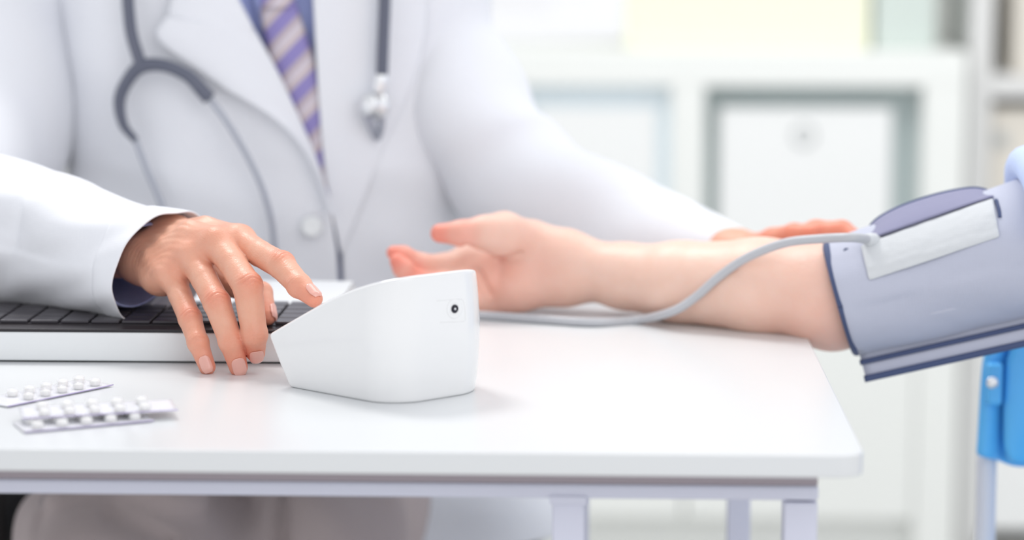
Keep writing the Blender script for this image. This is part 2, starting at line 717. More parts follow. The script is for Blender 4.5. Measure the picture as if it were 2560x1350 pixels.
box('plinth', xl + 0.05, xi, BY + 0.03, BY + 0.05, 0, 0.06, M['shelf'], case)


def drawer(px0, px1, py0, mi, xa, xb, hole=None):
    dp = 0.055 if hole else 0.032
    box('cubby_back', xa, xb, BY + dp, BY + dp + 0.005, zs, zt2, mi, case)
    d = box('drawer_front', bx_(px0), bx_(px1), BY + 0.018, BY + dp - 0.0001, zs + 0.004, bz_(py0), M['box_white'], case, 0.004)
    if hole:
        c = PY(hole[0], hole[1], BY + 0.018)
        V, Fc = disc_geo(c, np.array([0, -1.0, 0]), [(0.019, -0.001), (0.019, 0.002), (0.015, 0.003), (0.012, -0.0005), (0.0001, -0.0005)], 36)
        mesh_obj('grip', V, Fc, M['hole'], d)


drawer(1800, 2234, 272, M['cubby_green'], xd1, xi, (2010, 338))
drawer(1335, 1642, 272, M['cubby_blue'], bx_(1290), xd0)
drawer(830, 1190, 272, M['cubby_blue'], xl + 0.05, bx_(1225))

# things on top of the bookcase
x0, x1 = bx_(1565), bx_(2180)
yb = empty('file_box', ((x0 + x1) / 2, BY + 0.2, zt), 'wide pale yellow box on top of the white bookcase', 'box')
bm = bmesh.new()
add_box(bm, x0, x1, BY + 0.06, BY + 0.3, zt, zt + 0.20)
bevel(bm_obj('box_body', bm, M['box_yellow'], yb), 0.003)
box('lid', x0 - 0.004, x1 + 0.004, BY + 0.056, BY + 0.304, zt + 0.20, zt + 0.225, M['box_yellow'], yb, 0.003)
x0, x1 = bx_(2192), bx_(2345)
gb = empty('binder_box', ((x0 + x1) / 2, BY + 0.2, zt), 'narrow sage green box on the right end of the bookcase', 'box')
box('box_body', x0, x1, BY + 0.06, BY + 0.3, zt, zt + 0.24, M['box_green'], gb, 0.003)
box('label_card', x0 + 0.02, x1 - 0.02, BY + 0.058, BY + 0.0599, zt + 0.12, zt + 0.17, M['box_white'], gb)

# grey shelving at the right
GY = 4.0


def gx(px):
    return PY(px, 300, GY)[0]


def gz(py):
    return PY(2450, py, GY)[2]


gs = empty('shelving_unit', (gx(2700), GY + 0.2, 0), 'grey shelving unit right of the white bookcase', 'shelf')
box('side_panel', gx(2421), gx(2478), GY, GY + 0.35, 0, 1.5, M['grey_shelf'], gs, 0.002)
box('side_panel', gx(3100), gx(3140), GY, GY + 0.35, 0, 1.5, M['grey_shelf'], gs, 0.002)
z_a, z_b = gz(245), gz(188)
box('shelf_board', gx(2478), gx(3100), GY, GY + 0.35, z_a, z_b, M['grey_shelf'], gs, 0.002)
z_c, z_d = gz(720), gz(690)
box('shelf_board', gx(2478), gx(3100), GY, GY + 0.35, z_c, z_d, M['grey_shelf'], gs, 0.002)
box('shelf_board', gx(2478), gx(3100), GY, GY + 0.35, 1.46, 1.5, M['grey_shelf'], gs, 0.002)
box('back_panel', gx(2478), gx(3100), GY + 0.34, GY + 0.35, 0, 1.46, M['grey_shelf'], gs)
box('door', gx(2478), gx(3100), GY + 0.002, GY + 0.02, 0.03, z_c - 0.003, M['box_white'], gs, 0.002)
bb = empty('carton', (gx(2560), GY + 0.15, z_d), 'beige carton with a dark square mark on the grey shelf', 'box')
box('box_body', gx(2484), gx(2780), GY + 0.02, GY + 0.3, z_d, gz(272), M['box_beige'], bb, 0.003)
c = PY(2492, 350, GY + 0.018)
box('printed_mark', c[0] - 0.004, c[0] + 0.02, GY + 0.017, GY + 0.0198, c[2] - 0.012, c[2] + 0.012, M['hole'], bb)
bc = empty('carton', (gx(2600), GY + 0.15, z_b), 'pale tan carton on the upper board of the grey shelf', 'box')
box('box_body', gx(2535), gx(2760), GY + 0.03, GY + 0.3, z_b, z_b + 0.16, M['box_beige'], bc, 0.003)

# ------------------------------------------------------------------ table
TX1, TY0, TY1, TZ = 0.1529, 1.3625, 1.985, 0.75
TX0 = -0.95
table = empty('table', ((TX0 + TX1) / 2, (TY0 + TY1) / 2, 0), 'white laminate table with rounded corners and pale metal frame', 'table')
bm = bmesh.new()
R = 0.016
pts = []
for cx, cy, a0 in ((TX1 - R, TY0 + R, -90), (TX1 - R, TY1 - R, 0), (TX0 + R, TY1 - R, 90), (TX0 + R, TY0 + R, 180)):
    for k in range(9):
        a = math.radians(a0 + 90 * k / 8)
        pts.append((cx + R * math.cos(a), cy + R * math.sin(a)))
top = [bm.verts.new((x, y, TZ)) for x, y in pts]
bot = [bm.verts.new((x, y, TZ - 0.0135)) for x, y in pts]
bm.faces.new(top)
bm.faces.new(bot[::-1])
for i in range(len(pts)):
    j = (i + 1) % len(pts)
    bm.faces.new((top[i], bot[i], bot[j], top[j]))
tt = bm_obj('tabletop', bm, M['laminate'], table)
m_ = bevel(tt, 0.0012, 3)
fy = 1.408
RZ1, RZ0 = TZ - 0.0135, PY(1000, 1248, 1.408)[2]
rx1 = PY(2047, 1220, fy)[0]
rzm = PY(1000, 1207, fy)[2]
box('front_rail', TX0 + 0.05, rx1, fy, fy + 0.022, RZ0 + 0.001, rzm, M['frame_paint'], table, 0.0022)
box('rail_shade_strip', TX0 + 0.05, rx1 - 0.0005, fy + 0.0015, fy + 0.0215, rzm + 0.0002, RZ1, M['rail_shade'], table)  # upper rail strip, coloured dark as the shadow the tabletop casts on it
box('back_rail', TX0 + 0.05, rx1, 1.925, 1.947, RZ0, RZ1, M['frame_paint'], table, 0.0015)
box('side_rail', rx1 - 0.024, rx1 - 0.003, fy + 0.022, 1.925, RZ0, RZ1, M['frame_paint'], table, 0.0015)
box('side_rail', TX0 + 0.05, TX0 + 0.072, fy + 0.022, 1.925, RZ0, RZ1, M['frame_paint'], table, 0.0015)
for px0, px1 in ((1960, 2044), (1380, 1461)):
    a, b_ = PY(px0, 1290, fy)[0], PY(px1, 1290, fy)[0]
    box('leg', a, b_, fy + 0.0005, fy + 0.0215, 0.0, RZ0, M['frame_paint'], table, 0.0015)
    yb_ = 1.926
    if px0 == 1960:
        a2, b2 = PY(1819, 1290, yb_)[0], PY(1876, 1290, yb_)[0]
    else:
        a2, b2 = a, b_
    box('leg', a2, b2, yb_, yb_ + 0.02, 0.0, RZ0 - 0.0005, M['frame_paint'], table, 0.0015)
for yy in (fy + 0.0005, 1.926):
    box('leg', TX0 + 0.05, TX0 + 0.07, yy, yy + 0.02, 0.0, RZ0 - 0.0005, M['frame_paint'], table, 0.0015)
a, b_ = PY(1374, 1255, fy)[0], PY(1467, 1255, fy)[0]
box('bracket', a, b_, fy - 0.0015, fy + 0.0, RZ0 - 0.0022, RZ0 + 0.003, M['frame_paint'], table, 0.0005)

# ------------------------------------------------------------------ blood pressure monitor
C3 = PZ(985, 1016)
B3 = PZ(1219, 978)
A3 = PZ(725, 968)
W2 = unit((B3 - C3))           # along the back face
L2 = np.array([-W2[1], W2[0], 0])  # towards the front of the unit
WID = np.linalg.norm(B3 - C3)
cen2 = C3 + W2 * WID / 2
aA = (A3 - C3)
fl = math.atan2(-(aA @ W2), aA @ L2)   # flare of the side
fz = np.array([0, 0, 1.0])


def dev_local(p):
    q = p - np.asarray(cen2, np.float32)
    return q @ L2.astype(np.float32), q @ W2.astype(np.float32), q[:, 2]


def dev(p):
    l, w_, z = dev_local(p)
    bulge = 0.0022 * (1 - ((z - 0.042) / 0.042) ** 2)
    cf, sf = math.cos(fl), math.sin(fl)
    side = (np.abs(w_) - WID / 2 - 0.0005) * cf - l * sf - bulge * 1.3
    back = -l - bulge * 0.9
    fa = math.atan2(0.0165, 0.034)
    front = (l - 0.0965) * math.cos(fa) - z * math.sin(fa)
    plan = rmax(side, back, 0.024)
    plan = rmax(plan, front, 0.004)
    s1 = math.atan2(0.0380, 0.0730)
    slope = (z - 0.0340) * math.cos(s1) + (l - 0.1125) * math.sin(s1)
    s2 = math.radians(7)
    topp = (z - 0.0855) * math.cos(s2) + l * math.sin(s2)
    t = rmax(slope, topp, 0.018)
    d = rmax(plan, t, 0.0032)
    return rmax(d, -z, 0.0018)


def dev_at(l, w_, z):
    return cen2 + L2 * l + W2 * w_ + fz * z


mon = empty('blood_pressure_monitor', (cen2 + L2 * 0.05), 'glossy white wedge-shaped blood pressure monitor on the table', 'blood pressure monitor')
V, Fc = sdf_mesh(dev, cen2 - [0.13, 0.09, 0.004], cen2 + [0.09, 0.13, 0.09], 0.0011)
body = mesh_obj('housing', V, Fc, M['plastic'], mon)


def dev_back(px, py):
    """point on the back face of the monitor seen at a pixel"""
    d = ray(px, py)
    t = 1.3
    for _ in range(60):
        t += float(dev(np.array([CO + d * t], np.float32))[0])
    P = CO + d * t
    _, g = sdf_grad(dev, np.array([P]), 0.0006)
    return P, unit(g[0])


P, N = dev_back(1136, 772)
V, Fc = disc_geo(P, N, [(0.0064, -0.0002), (0.0063, 0.0003), (0.0060, 0.0004), (0.0050, 0.0002)], 48)
jr = mesh_obj('power_socket', V, Fc, M['plastic'], mon)
V, Fc = disc_geo(P, N, [(0.0028, 0.0002), (0.0027, 0.0008), (0.0023, 0.0009), (0.0021, 0.0004), (0.0001, 0.0004)], 40)
mesh_obj('socket_hole', V, Fc, M['jack'], jr)
V, Fc = disc_geo(P, N, [(0.0008, 0.0004), (0.0008, 0.0009), (0.0005, 0.0012), (0.0001, 0.0013)], 20)
mesh_obj('pin', V, Fc, M['chrome'], jr)
# raised line round the socket panel
ring = []
for px, py in ((1092, 752), (1150, 748), (1160, 760), (1163, 790), (1158, 803), (1100, 806)):
    q, nn = dev_back(px, py)
    ring.append(q + nn * 0.0000)
tube('panel_seam', ring, 0.00028, M['plastic'], mon, seg=8, n=40)
# display and button on the sloping face
sa = math.atan2(0.0380, 0.0730)
sl_n = unit(L2 * math.sin(sa) + fz * math.cos(sa))
sl_t = unit(-L2 * math.cos(sa) + fz * math.sin(sa))


def slope_pt(l, w_, h_):
    """a point h_ above the sloping face over plan position l, w_"""
    P = dev_at(l, w_, 0.09)
    for _ in range(40):
        P = P - fz * float(dev(np.array([P], np.float32))[0])
    return P + sl_n * h_


def slope_plate(name, l0, l1, w0, w1, h_, m):
    G = np.array([[slope_pt(l0 + (l1 - l0) * i / 12, w0 + (w1 - w0) * j / 8, h_) for j in range(9)] for i in range(13)])
    return grid_obj(name, G, m, mon, thick=0.0008, offset=0)


slope_plate('display', 0.034, 0.076, -0.026, 0.026, 0.0, M['plastic_grey'])
slope_plate('start_button', 0.084, 0.098, -0.024, 0.012, 0.0001, M['plastic_grey'])

# ------------------------------------------------------------------ laptop base
LX1 = PZ(800, 911)[0]
LX0 = LX1 - 0.33
LY0, LY1 = 1.638, 1.872
LT = 0.0238
lap = empty('laptop', ((LX0 + LX1) / 2, (LY0 + LY1) / 2, TZ), 'thick silver laptop base with black keyboard beside the hand', 'laptop')
box('case', LX0, LX1, LY0, LY1, TZ + 0.0012, TZ + LT - 0.0022, M['silver'], lap, 0.0014)
box('seam_strip', LX0 + 0.001, LX1 - 0.001, LY0 + 0.0007, LY1 - 0.001, TZ + LT - 0.0022, TZ + LT - 0.0010, M['black'], lap)
box('black_deck', LX0 + 0.0004, LX1 - 0.0004, LY0 + 0.0006, LY0 + 0.118, TZ + LT - 0.0010, TZ + LT, M['deck'], lap, 0.0004)
box('palm_rest', LX0 + 0.0004, LX1 - 0.0004, LY0 + 0.118, LY1 - 0.0006, TZ + LT - 0.0010, TZ + LT, M['silver'], lap, 0.0004)
box('trackpad', LX0 + 0.11, LX1 - 0.11, LY0 + 0.135, LY0 + 0.215, TZ + LT, TZ + LT + 0.0003, M['plastic_grey'], lap)
for xx in (LX0 + 0.03, LX1 - 0.03):
    for yy in (LY0 + 0.025, LY1 - 0.025):
        tube('foot', [(xx, yy, TZ), (xx, yy, TZ + 0.0013)], 0.006, M['black'], lap)
kb = box('keyboard', LX0 + 0.012, LX1 - 0.012, LY0 + 0.018, LY0 + 0.114, TZ + LT, TZ + LT + 0.0006, M['deck'], lap)
kw = (LX1 - LX0 - 0.026) / 14
for r_ in range(5):
    y0 = LY0 + 0.0195 + r_ * 0.0187
    c_ = 0
    while c_ < 14:
        w_ = 4 if (r_ == 4 and c_ == 5) else 1
        x0 = LX0 + 0.013 + c_ * kw
        box('key', x0 + 0.001, x0 + kw * w_ - 0.001, y0, y0 + 0.0165, TZ + LT + 0.0006, TZ + LT + 0.0030, M['key'], kb, 0.0008)
        c_ += w_

# ------------------------------------------------------------------ blister packs


def blister(org, dx, label, nx, ny, pitch, row, left, right, front, back, lift=0.0, tilt=0.0, bendx=0.0, z0=0.0, corner=False):
    """org: world xy of the first tablet (front row), dx: unit vector of the row."""
    org = np.array([org[0], org[1], 0.0])
    dx = unit([dx[0], dx[1], 0])
    dy = np.array([-dx[1], dx[0], 0])
    t = empty('blister_pack', (org[0], org[1], TZ), label, 'blister pack', 'blister packs of white tablets')

    def pos(u, v, h=0.0):
        z = TZ + 0.0008 + z0 + tilt * (v + front) + bendx * max(0.0, (u - 0.03)) ** 2 + h
        return org + dx * u + dy * v + fz * z
    L = pitch * (nx - 1)
    U = np.linspace(-left, L + right, 24)
    Vv = np.linspace(-front, row * (ny - 1) + back, 8)
    G = np.array([[pos(u, v, 0) for v in Vv] for u in U])
    grid_obj('foil_backing', G, M['foil'], t, thick=0.0003)
    G = np.array([[pos(u, v, 0.0006) for v in Vv] for u in U])
    sh = grid_obj('clear_sheet', G, M['clear'], t, thick=0.0002)
    G = np.array([[pos(u, v, 0.0002) for v in (-front - 0.0002, -front + 0.0003)] for u in U])
    grid_obj('printed_edge', G, M['foil_edge'], t, thick=0.0005)
    for i in range(nx):
        for j in range(ny):
            c = pos(pitch * i, row * j, 0)
            n = unit(np.cross(pos(pitch * i + 0.002, row * j) - c, pos(pitch * i, row * j + 0.002) - c))
            rr = 0.0034
            Vt, Ft = disc_geo(c, n, [(rr * 0.9, 0.0007), (rr, 0.0013), (rr, 0.0031), (rr * 0.86, 0.0039), (rr * 0.4, 0.0043), (0.0001, 0.0044)], 28)
            tb = mesh_obj('tablet', Vt, Ft, M['tablet'], t)
            rr = 0.0043
            Vt, Ft = disc_geo(c, n, [(rr * 1.15, 0.0007), (rr, 0.0012), (rr * 0.93, 0.0046), (rr * 0.8, 0.0053), (0.0001, 0.0056)], 28)
            mesh_obj('blister_bubble', Vt, Ft, M['clear'], tb)
    return t


def zp(zx, zy, z=TZ + 0.003):
    return PZ(zx * 500 / 2560, 900 + zy * 0.1953, z)


a0 = zp(365, 465)
a1 = zp(1215, 295)
blister(a0, a1 - a0, 'blister pack of round white tablets nearest the laptop, reaching the left edge', 5, 2,
        np.linalg.norm(a1 - a0) / 4, 0.0155, 0.024, 0.009, 0.008, 0.009, bendx=0.15)
c0 = zp(480, 835)
c1 = zp(1725, 725)
blister(c0, c1 - c0, 'blister pack nearest the front table edge, lowest of the stack', 5, 2, np.linalg.norm(c1 - c0) / 4, 0.0145, 0.010,
        0.010, 0.008, 0.008)
b0 = zp(570, 670, TZ + 0.008)
b1 = zp(1850, 600, TZ + 0.008)
blister(b0, b1 - b0, 'blister pack lying on top of another pack, propped up at the back', 5, 2, np.linalg.norm(b1 - b0) / 4, 0.016, 0.014,
        0.020, 0.0045, 0.008, tilt=0.05, z0=0.0046)

# ------------------------------------------------------------------ doctor
TXC = PY(640, 400, 2.06)[0]
TYC, TW, TD = 2.185, 0.172, 0.125


def torso_wd(z):
    f_ = 1 + 0.10 * max(0.0, min(1.0, (z - 0.8) / 0.3)) + 0.55 * max(0.0, min(1.0, (0.74 - z) / 0.25)) ** 1.3
    if z > 1.13:
        f_ *= math.sqrt(max(0.02, 1 - ((z - 1.13) / 0.20) ** 2))
    return TW * f_, TD * (1 + 0.05 * max(0.0, min(1.0, (z - 0.8) / 0.3))) * (1 if z < 1.13 else math.sqrt(max(0.05, 1 - ((z - 1.13) / 0.25) ** 2)))


def surf(th, z, off=0.0):
    w_, d_ = torso_wd(z)
    n = 2 / 2.4
    s, c = math.sin(th), math.cos(th)
    return np.array([TXC + (w_ + off) * math.copysign(abs(s) ** n, s), TYC - (d_ + off) * math.copysign(abs(c) ** n, c), z])


def th_of(x, z, off=0.0):
    w_, _ = torso_wd(z)
    v = max(-1, min(1, (x - TXC) / (w_ + off)))
    return math.asin(math.copysign(abs(v) ** 1.2, v))


def fp(px, py, off=0.0):
    """front surface point seen at a pixel"""
    Y = 2.06
    for _ in range(8):
        p = PY(px, py, Y)
        s = surf(th_of(p[0], p[2], off), p[2], off)
        Y = 0.5 * Y + 0.5 * s[1]
    return PY(px, py, Y)


doc = empty('person', (TXC, TYC, 0), 'doctor in white coat, blue shirt and striped tie, right hand pressing the monitor', 'person')


def interp(poly, z):
    zs_ = [q[1] for q in poly]
    xs_ = [q[0] for q in poly]
    return float(np.interp(-z, [-q for q in zs_], xs_))


def pxcurve(pts, off=0.012):
    out = []
    for px, py in pts:
        q = fp(px, py, off)
        out.append((q[0], q[2]))
    return out


LE = [(330, -640), (450, -300), (570, -60), (600, 0), (650, 90), (720, 230), (787, 380), (827, 520), (842, 620), (850, 760), (846, 900), (780, 1100), (560, 1250), (300, 1500)]
RE = [(720, -640), (760, -300), (776, -60), (781, 0), (792, 200), (808, 400), (836, 520), (853, 620), (858, 760), (870, 900), (890, 1100), (925, 1250), (960, 1500)]
LEz, REz = pxcurve(LE), pxcurve(RE)


def folds(x, y, z, th):
    a = 0.0035 * math.sin(34 * (x - TXC) + 11 * z + 1.6 * math.sin(7 * z + 1))
    b = 0.0025 * math.sin(61 * (x - TXC) - 16 * z + 2.0 + 2.0 * math.sin(5 * z))
    c = 0.002 * math.sin(90 * z + 30 * x)
    return (a + b) * 0.9 + c * (1 if z < 0.85 else 0.3)


nz, nt_ = 110, 130
G = np.zeros((nz, nt_, 3))
for i in range(nz):
    z = 1.30 - (1.30 - 0.50) * i / (nz - 1)
    xl_, xr_ = interp(LEz, z), interp(REz, z)
    tl, tr = th_of(xl_, z, 0.015), th_of(xr_, z, 0.012)
    for j in range(nt_):
        s = j / (nt_ - 1)
        # from the left front edge, round the back, to the right front edge
        th = tl - (2 * math.pi - (tr - tl)) * s
        off = 0.015 - 0.004 * s
        q = surf(th, z, off)
        edge = min(1.0, min(s, 1 - s) / 0.04)
        G[i, j] = surf(th, z, off + folds(q[0], q[1], z, th) * edge + 0.002)
coat = grid_obj('coat', G, M['coat'], doc, thick=0.002, subs=1)

# lapels


def ruled(inner, outer, off0, off1, n=40, m_=8, lift=0.006):
    A = catmull(np.array([list(a) for a in inner], float), n)
    B = catmull(np.array([list(a) for a in outer], float), n)
    G = np.zeros((n, m_, 3))
    for i in range(n):
        for j in range(m_):
            t = j / (m_ - 1)
            px, py = A[i] * (1 - t) + B[i] * t
            off = off0 + (off1 - off0) * t + lift * math.sin(math.pi * t)
            G[i, j] = fp(px, py, off)
    return G


inn = [(480, -240), (575, -60), (640, 75), (690, 165), (745, 280), (790, 385), (816, 470), (829, 530)]
out = [(360, -200), (430, -40), (393, 100), (500, 185), (630, 262), (735, 335), (800, 430), (840, 545)]
A_ = np.array(inn[1:], float)
G = ruled(inn[2:], [(412, 40), (393, 100), (545, 212), (690, 300), (775, 395), (831, 538)], 0.020, 0.030, 60, 10)
grid_obj('lapel', G, M['coat'], coat, thick=0.0025, subs=1)
G = ruled([(480, -240), (560, -80), (640, 75)], [(330, -200), (425, -60), (402, 92)], 0.022, 0.026, 30, 8)
grid_obj('collar', G, M['coat'], coat, thick=0.0025, subs=1)
G = ruled([(765, -200), (776, -60), (781, 0), (792, 200), (808, 400), (830, 530)], [(960, -220), (1050, -60), (1066, 60), (1035, 200), (960, 370), (852, 640)], 0.0145, 0.0150, 60, 10, lift=0.001)
grid_obj('lapel', G, M['coat'], coat, thick=0.0012, subs=1)


def button(px, py, off):
    P = fp(px, py, off)
    N = unit([0.05, -1, 0.05])
    V, Fc = disc_geo(P, N, [(0.0088, -0.002), (0.0090, 0.001), (0.0083, 0.0022), (0.0062, 0.0016), (0.0001, 0.0018)], 32)
    return mesh_obj('button', V, Fc, M['coat_btn'], coat)


button(779, 566, 0.022)
button(800, 790, 0.022)
# shirt
nz, nt_ = 50, 80
G = np.zeros((nz, nt_, 3))
for i in range(nz):
    z = 1.30 - (1.30 - 0.60) * i / (nz - 1)
    for j in range(nt_):
        th = 2 * math.pi * j / nt_
        G[i, j] = surf(th, z, -0.004 + 0.0015 * math.sin(60 * z + 5 * th))
shirt = grid_obj('shirt', G, M['shirt'], doc, closed=True, thick=0.0012)
G = ruled([(600, -120), (622, -40), (640, 20), (655, 70)], [(690, -130), (690, -60), (680, -10), (660, 75)], 0.004, 0.007, 20, 6, lift=0.002)
grid_obj('shirt_collar', G, M['shirt'], shirt, thick=0.002)

# tie
cl = catmull(np.array([(688, -170), (690, -60), (697, 20), (722, 120), (752, 240), (782, 340), (812, 450), (836, 560)], float), 60)
hw = np.interp(np.linspace(0, 1, 60), [0, 0.22, 0.3, 0.7, 1], [40, 36, 44, 62, 66])
G = np.zeros((60, 9, 3))
for i in range(60):
    for j in range(9):
        t = j / 8 * 2 - 1
        G[i, j] = fp(cl[i, 0] + t * hw[i], cl[i, 1] - t * 10, 0.006 + 0.004 * math.cos(t * 1.4))
tie = grid_obj('tie', G, M['tie'], doc, thick=0.003)
kp = fp(694, -10, 0.012)
kx = [fp(690 + dx * 44, -70 + dy * 60, 0.012 + (0.006 if abs(dx) < 0.5 else 0)) for dy in (0, 1, 2) for dx in (-1, -0.4, 0.4, 1)]
G = np.array([[fp(692 + t * (46 - 10 * s), -90 + 110 * s, 0.011 + 0.007 * math.cos(t * 1.5)) for t in np.linspace(-1, 1, 7)] for s in np.linspace(0, 1, 8)])
grid_obj('tie_knot', G, M['tie'], tie, thick=0.003, subs=1)

# ---- right hand (hero)
YW = 1.70
hj = {
    'pinky': [J(428, 684, 1.655, 32), J(450, 738, 1.640, 29), J(475, 797, 1.620, 29), J(495, 856, 1.606, 25.5), J(518, 917, 1.603, 21)],
    'ring': [J(480, 645, 1.650, 36), J(511, 698, 1.630, 33), J(542, 757, 1.610, 34), J(577, 853, 1.598, 30), J(596, 918, 1.601, 23.5)],
    'middle': [J(541, 610, 1.645, 37), J(582, 660, 1.625, 35), J(619, 716, 1.605, 37.5), J(636, 836, 1.598, 32), J(639, 882, 1.606, 24)],
    'index': [J(600, 603, 1.655, 36), J(650, 634, 1.630, 33), J(704, 664, 1.606, 34.5), J(749, 714, 1.585, 30), J(785, 747, 1.572, 22)],
    'thumb': [J(480, 640, 1.705, 52), J(572, 708, 1.695, 34), J(652, 733, 1.672, 30), J(667, 790, 1.655, 24)],
}
for k_, v_ in hj.items():
    print(k_, [round(float(np.linalg.norm(v_[i][:3] - v_[i + 1][:3])) * 1000) for i in range(len(v_) - 1)], [round(float(q[3]) * 1000, 1) for q in v_], 'tip z', round(float(v_[-1][2] - v_[-1][3] - TZ) * 1000, 1))
wr_r = J(430, 592, 1.712, 39)    # radial side of the wrist
wr_u = J(357, 652, 1.695, 40)    # ulnar side
fa_r = J(170, 575, 1.775, 56)
fa_u = J(140, 640, 1.765, 56)
el_ = J(-420, 560, 1.90, 150)
hyp = J(402, 690, 1.670, 36)
skin_pr = []
fingers = ['pinky', 'ring', 'middle', 'index', 'thumb']


def bend_dorsal(js, i):
    a = unit(js[i - 1][:3] - js[i][:3])
    b = unit(js[i + 1][:3] - js[i][:3])
    return unit(-(a + b))


tend = []
for nm, wx in (('index', 0.9), ('middle', 0.65), ('ring', 0.4), ('pinky', 0.15)):
    mc = hj[nm][0]
    w0 = wr_u * (1 - wx) + wr_r * wx
    dn = unit(-cw * 0.8 + cu * 0.75)
    s = w0.copy()
    s[:3] = w0[:3] * 0.45 + mc[:3] * 0.55 + dn * (0.0075)
    s[3] = 0.0105
    e = mc.copy()
    e[:3] += dn * 0.004
    e[3] = mc[3] * 0.72
    w1 = w0.copy()
    w1[:3] += dn * 0.003
    w1[3] = 0.011
    tend.append((w1, s, e))


def hand_full(p):
    # fingers are joined to the palm softly but stay apart from each other
    base = cone(p, wr_r, wr_u)
    for a, b, k in ((fa_r, wr_r, .006), (fa_u, wr_u, .010), ((wr_r + wr_u) / 2, hj['middle'][0], .012), (wr_r, hj['index'][0], .014),
                    (wr_r * 0.4 + wr_u * 0.6, hj['ring'][0], .012), (wr_u, hj['pinky'][0], .012), (wr_u, hyp, .014), (hyp, hj['pinky'][0], .012),
                    (wr_r, hj['thumb'][0], .010), (hj['thumb'][0], hj['thumb'][1] * .55 + hj['thumb'][0] * .45, .012)):
        base = smin(base, cone(p, a, b), k)
    for a, b in (('pinky', 'ring'), ('ring', 'middle'), ('middle', 'index')):
        A, B = hj[a][0].copy(), hj[b][0].copy()
        A[3] *= 0.86
        B[3] *= 0.86
        base = smin(base, cone(p, A, B), 0.006)
    for w1, s, e in tend:
        base = smin(base, chain(p, [w1, s, e], 0.003), 0.0032)
    out_ = base
    fing = None
    for nm in fingers:
        js = hj[nm]
        c = chain(p, js, 0.0015)
        if nm != 'thumb':
            for i in (2, 3):
                q = js[i].copy()
                dd = bend_dorsal(js, i)
                q[:3] += dd * q[3] * (0.20 if i == 2 else 0.10)
                q[3] *= 0.82 if i == 2 else 0.90
                c = smin(c, np.sqrt(((p - q[:3].astype(np.float32)) ** 2).sum(1)) - q[3], 0.004)
        cb = smin(base, c, 0.006)
        fing = cb if fing is None else smin(fing, cb, 0.0012)
    return fing


def wrinkle(V, f, h=0.0007):
    """dorsal knuckle creases and finger joint lines on the finished surface"""
    d, g = sdf_grad(f, V, h)
    n = g / np.linalg.norm(g, axis=1)[:, None]
    out_ = np.zeros(len(V))
    flush = np.zeros(len(V))
    for nm in fingers:
        js = hj[nm]
        last = len(js) - 1
        for i in range(1, last):
            if nm != 'thumb' and i == 1:
                continue
            ax = unit(js[i + 1][:3] - js[i - 1][:3])
            dd = bend_dorsal(js, i)
            q = V - js[i][:3]
            s = q @ ax
            rad = np.linalg.norm(q - s[:, None] * ax, axis=1)
            near = np.exp(-np.maximum(rad - js[i][3] * 1.35, 0) ** 2 / 0.002 ** 2)
            dors = np.clip((n @ dd) * 1.6 - 0.25, 0, 1)
            lat = q @ np.cross(ax, dd)
            w_ = s + 0.0012 * np.cos(lat * 380) * 0.8
            big = (i == 2 and nm != 'thumb')
            env = np.exp(-(s / (0.0058 if big else 0.0035)) ** 2)
            per = 0.0030 if big else 0.0024
            gro = np.clip(np.cos(2 * math.pi * w_ / per), 0, 1) ** 2
            out_ -= (0.00062 if big else 0.00038) * env * gro * dors * near
            flush += (0.42 if big else 0.2) * np.exp(-(s / 0.009) ** 2) * dors * near
        tip = js[last]
        dist = np.linalg.norm(V - tip[:3], axis=1)
        flush += 0.55 * np.exp(-(dist / 0.013) ** 2)
    for nm in ('index', 'middle', 'ring', 'pinky'):
        dist = np.linalg.norm(V - hj[nm][0][:3], axis=1)
        flush += 0.25 * np.exp(-(dist / 0.014) ** 2)
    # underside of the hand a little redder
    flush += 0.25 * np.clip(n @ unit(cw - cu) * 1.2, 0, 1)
    # fine skin folds on the back of the hand near the wrist
    c = (wr_r + wr_u)[:3] / 2
    q = V - c
    ax = unit(hj['middle'][0][:3] - c)
    s = q @ ax
    m = np.exp(-((s - 0.018) / 0.022) ** 2)
    out_ -= 0.00018 * m * np.clip(np.sin(s * 1500 + 2.5 * np.sin(q @ np.cross(ax, n[0]) * 160)), 0, 1) ** 2
    # tendons and veins that run along the back of the hand
    dn = unit(-cw * 0.8 + cu * 0.75)
    lat = np.cross(ax, dn)
    l_ = q @ lat
    back = np.clip((n @ dn) * 2 - 0.4, 0, 1) * np.exp(-((s - 0.038) / 0.026) ** 2)
    out_ += 0.00055 * back * np.sin(l_ * 620 + 2.2 * np.sin(s * 95) + 1.2 * np.sin(s * 40 + l_ * 90))
    out_ += 0.00020 * back * np.sin(l_ * 1500 + 300 * s + 3 * np.sin(s * 160))
    return V + n * out_[:, None], np.clip(flush, 0, 0.9)


allj = np.array([q[:3] for v in hj.values() for q in v])
lo = allj.min(0) - 0.022
hi = allj.max(0) + 0.022
lo[0] = wr_u[0] - 0.045
hi[2] = max(hi[2], wr_r[2] + 0.03)
V1, F1 = sdf_mesh(hand_full, lo, hi, 0.00085)
V1, fl1 = wrinkle(V1, hand_full)


# fingernails of the right hand


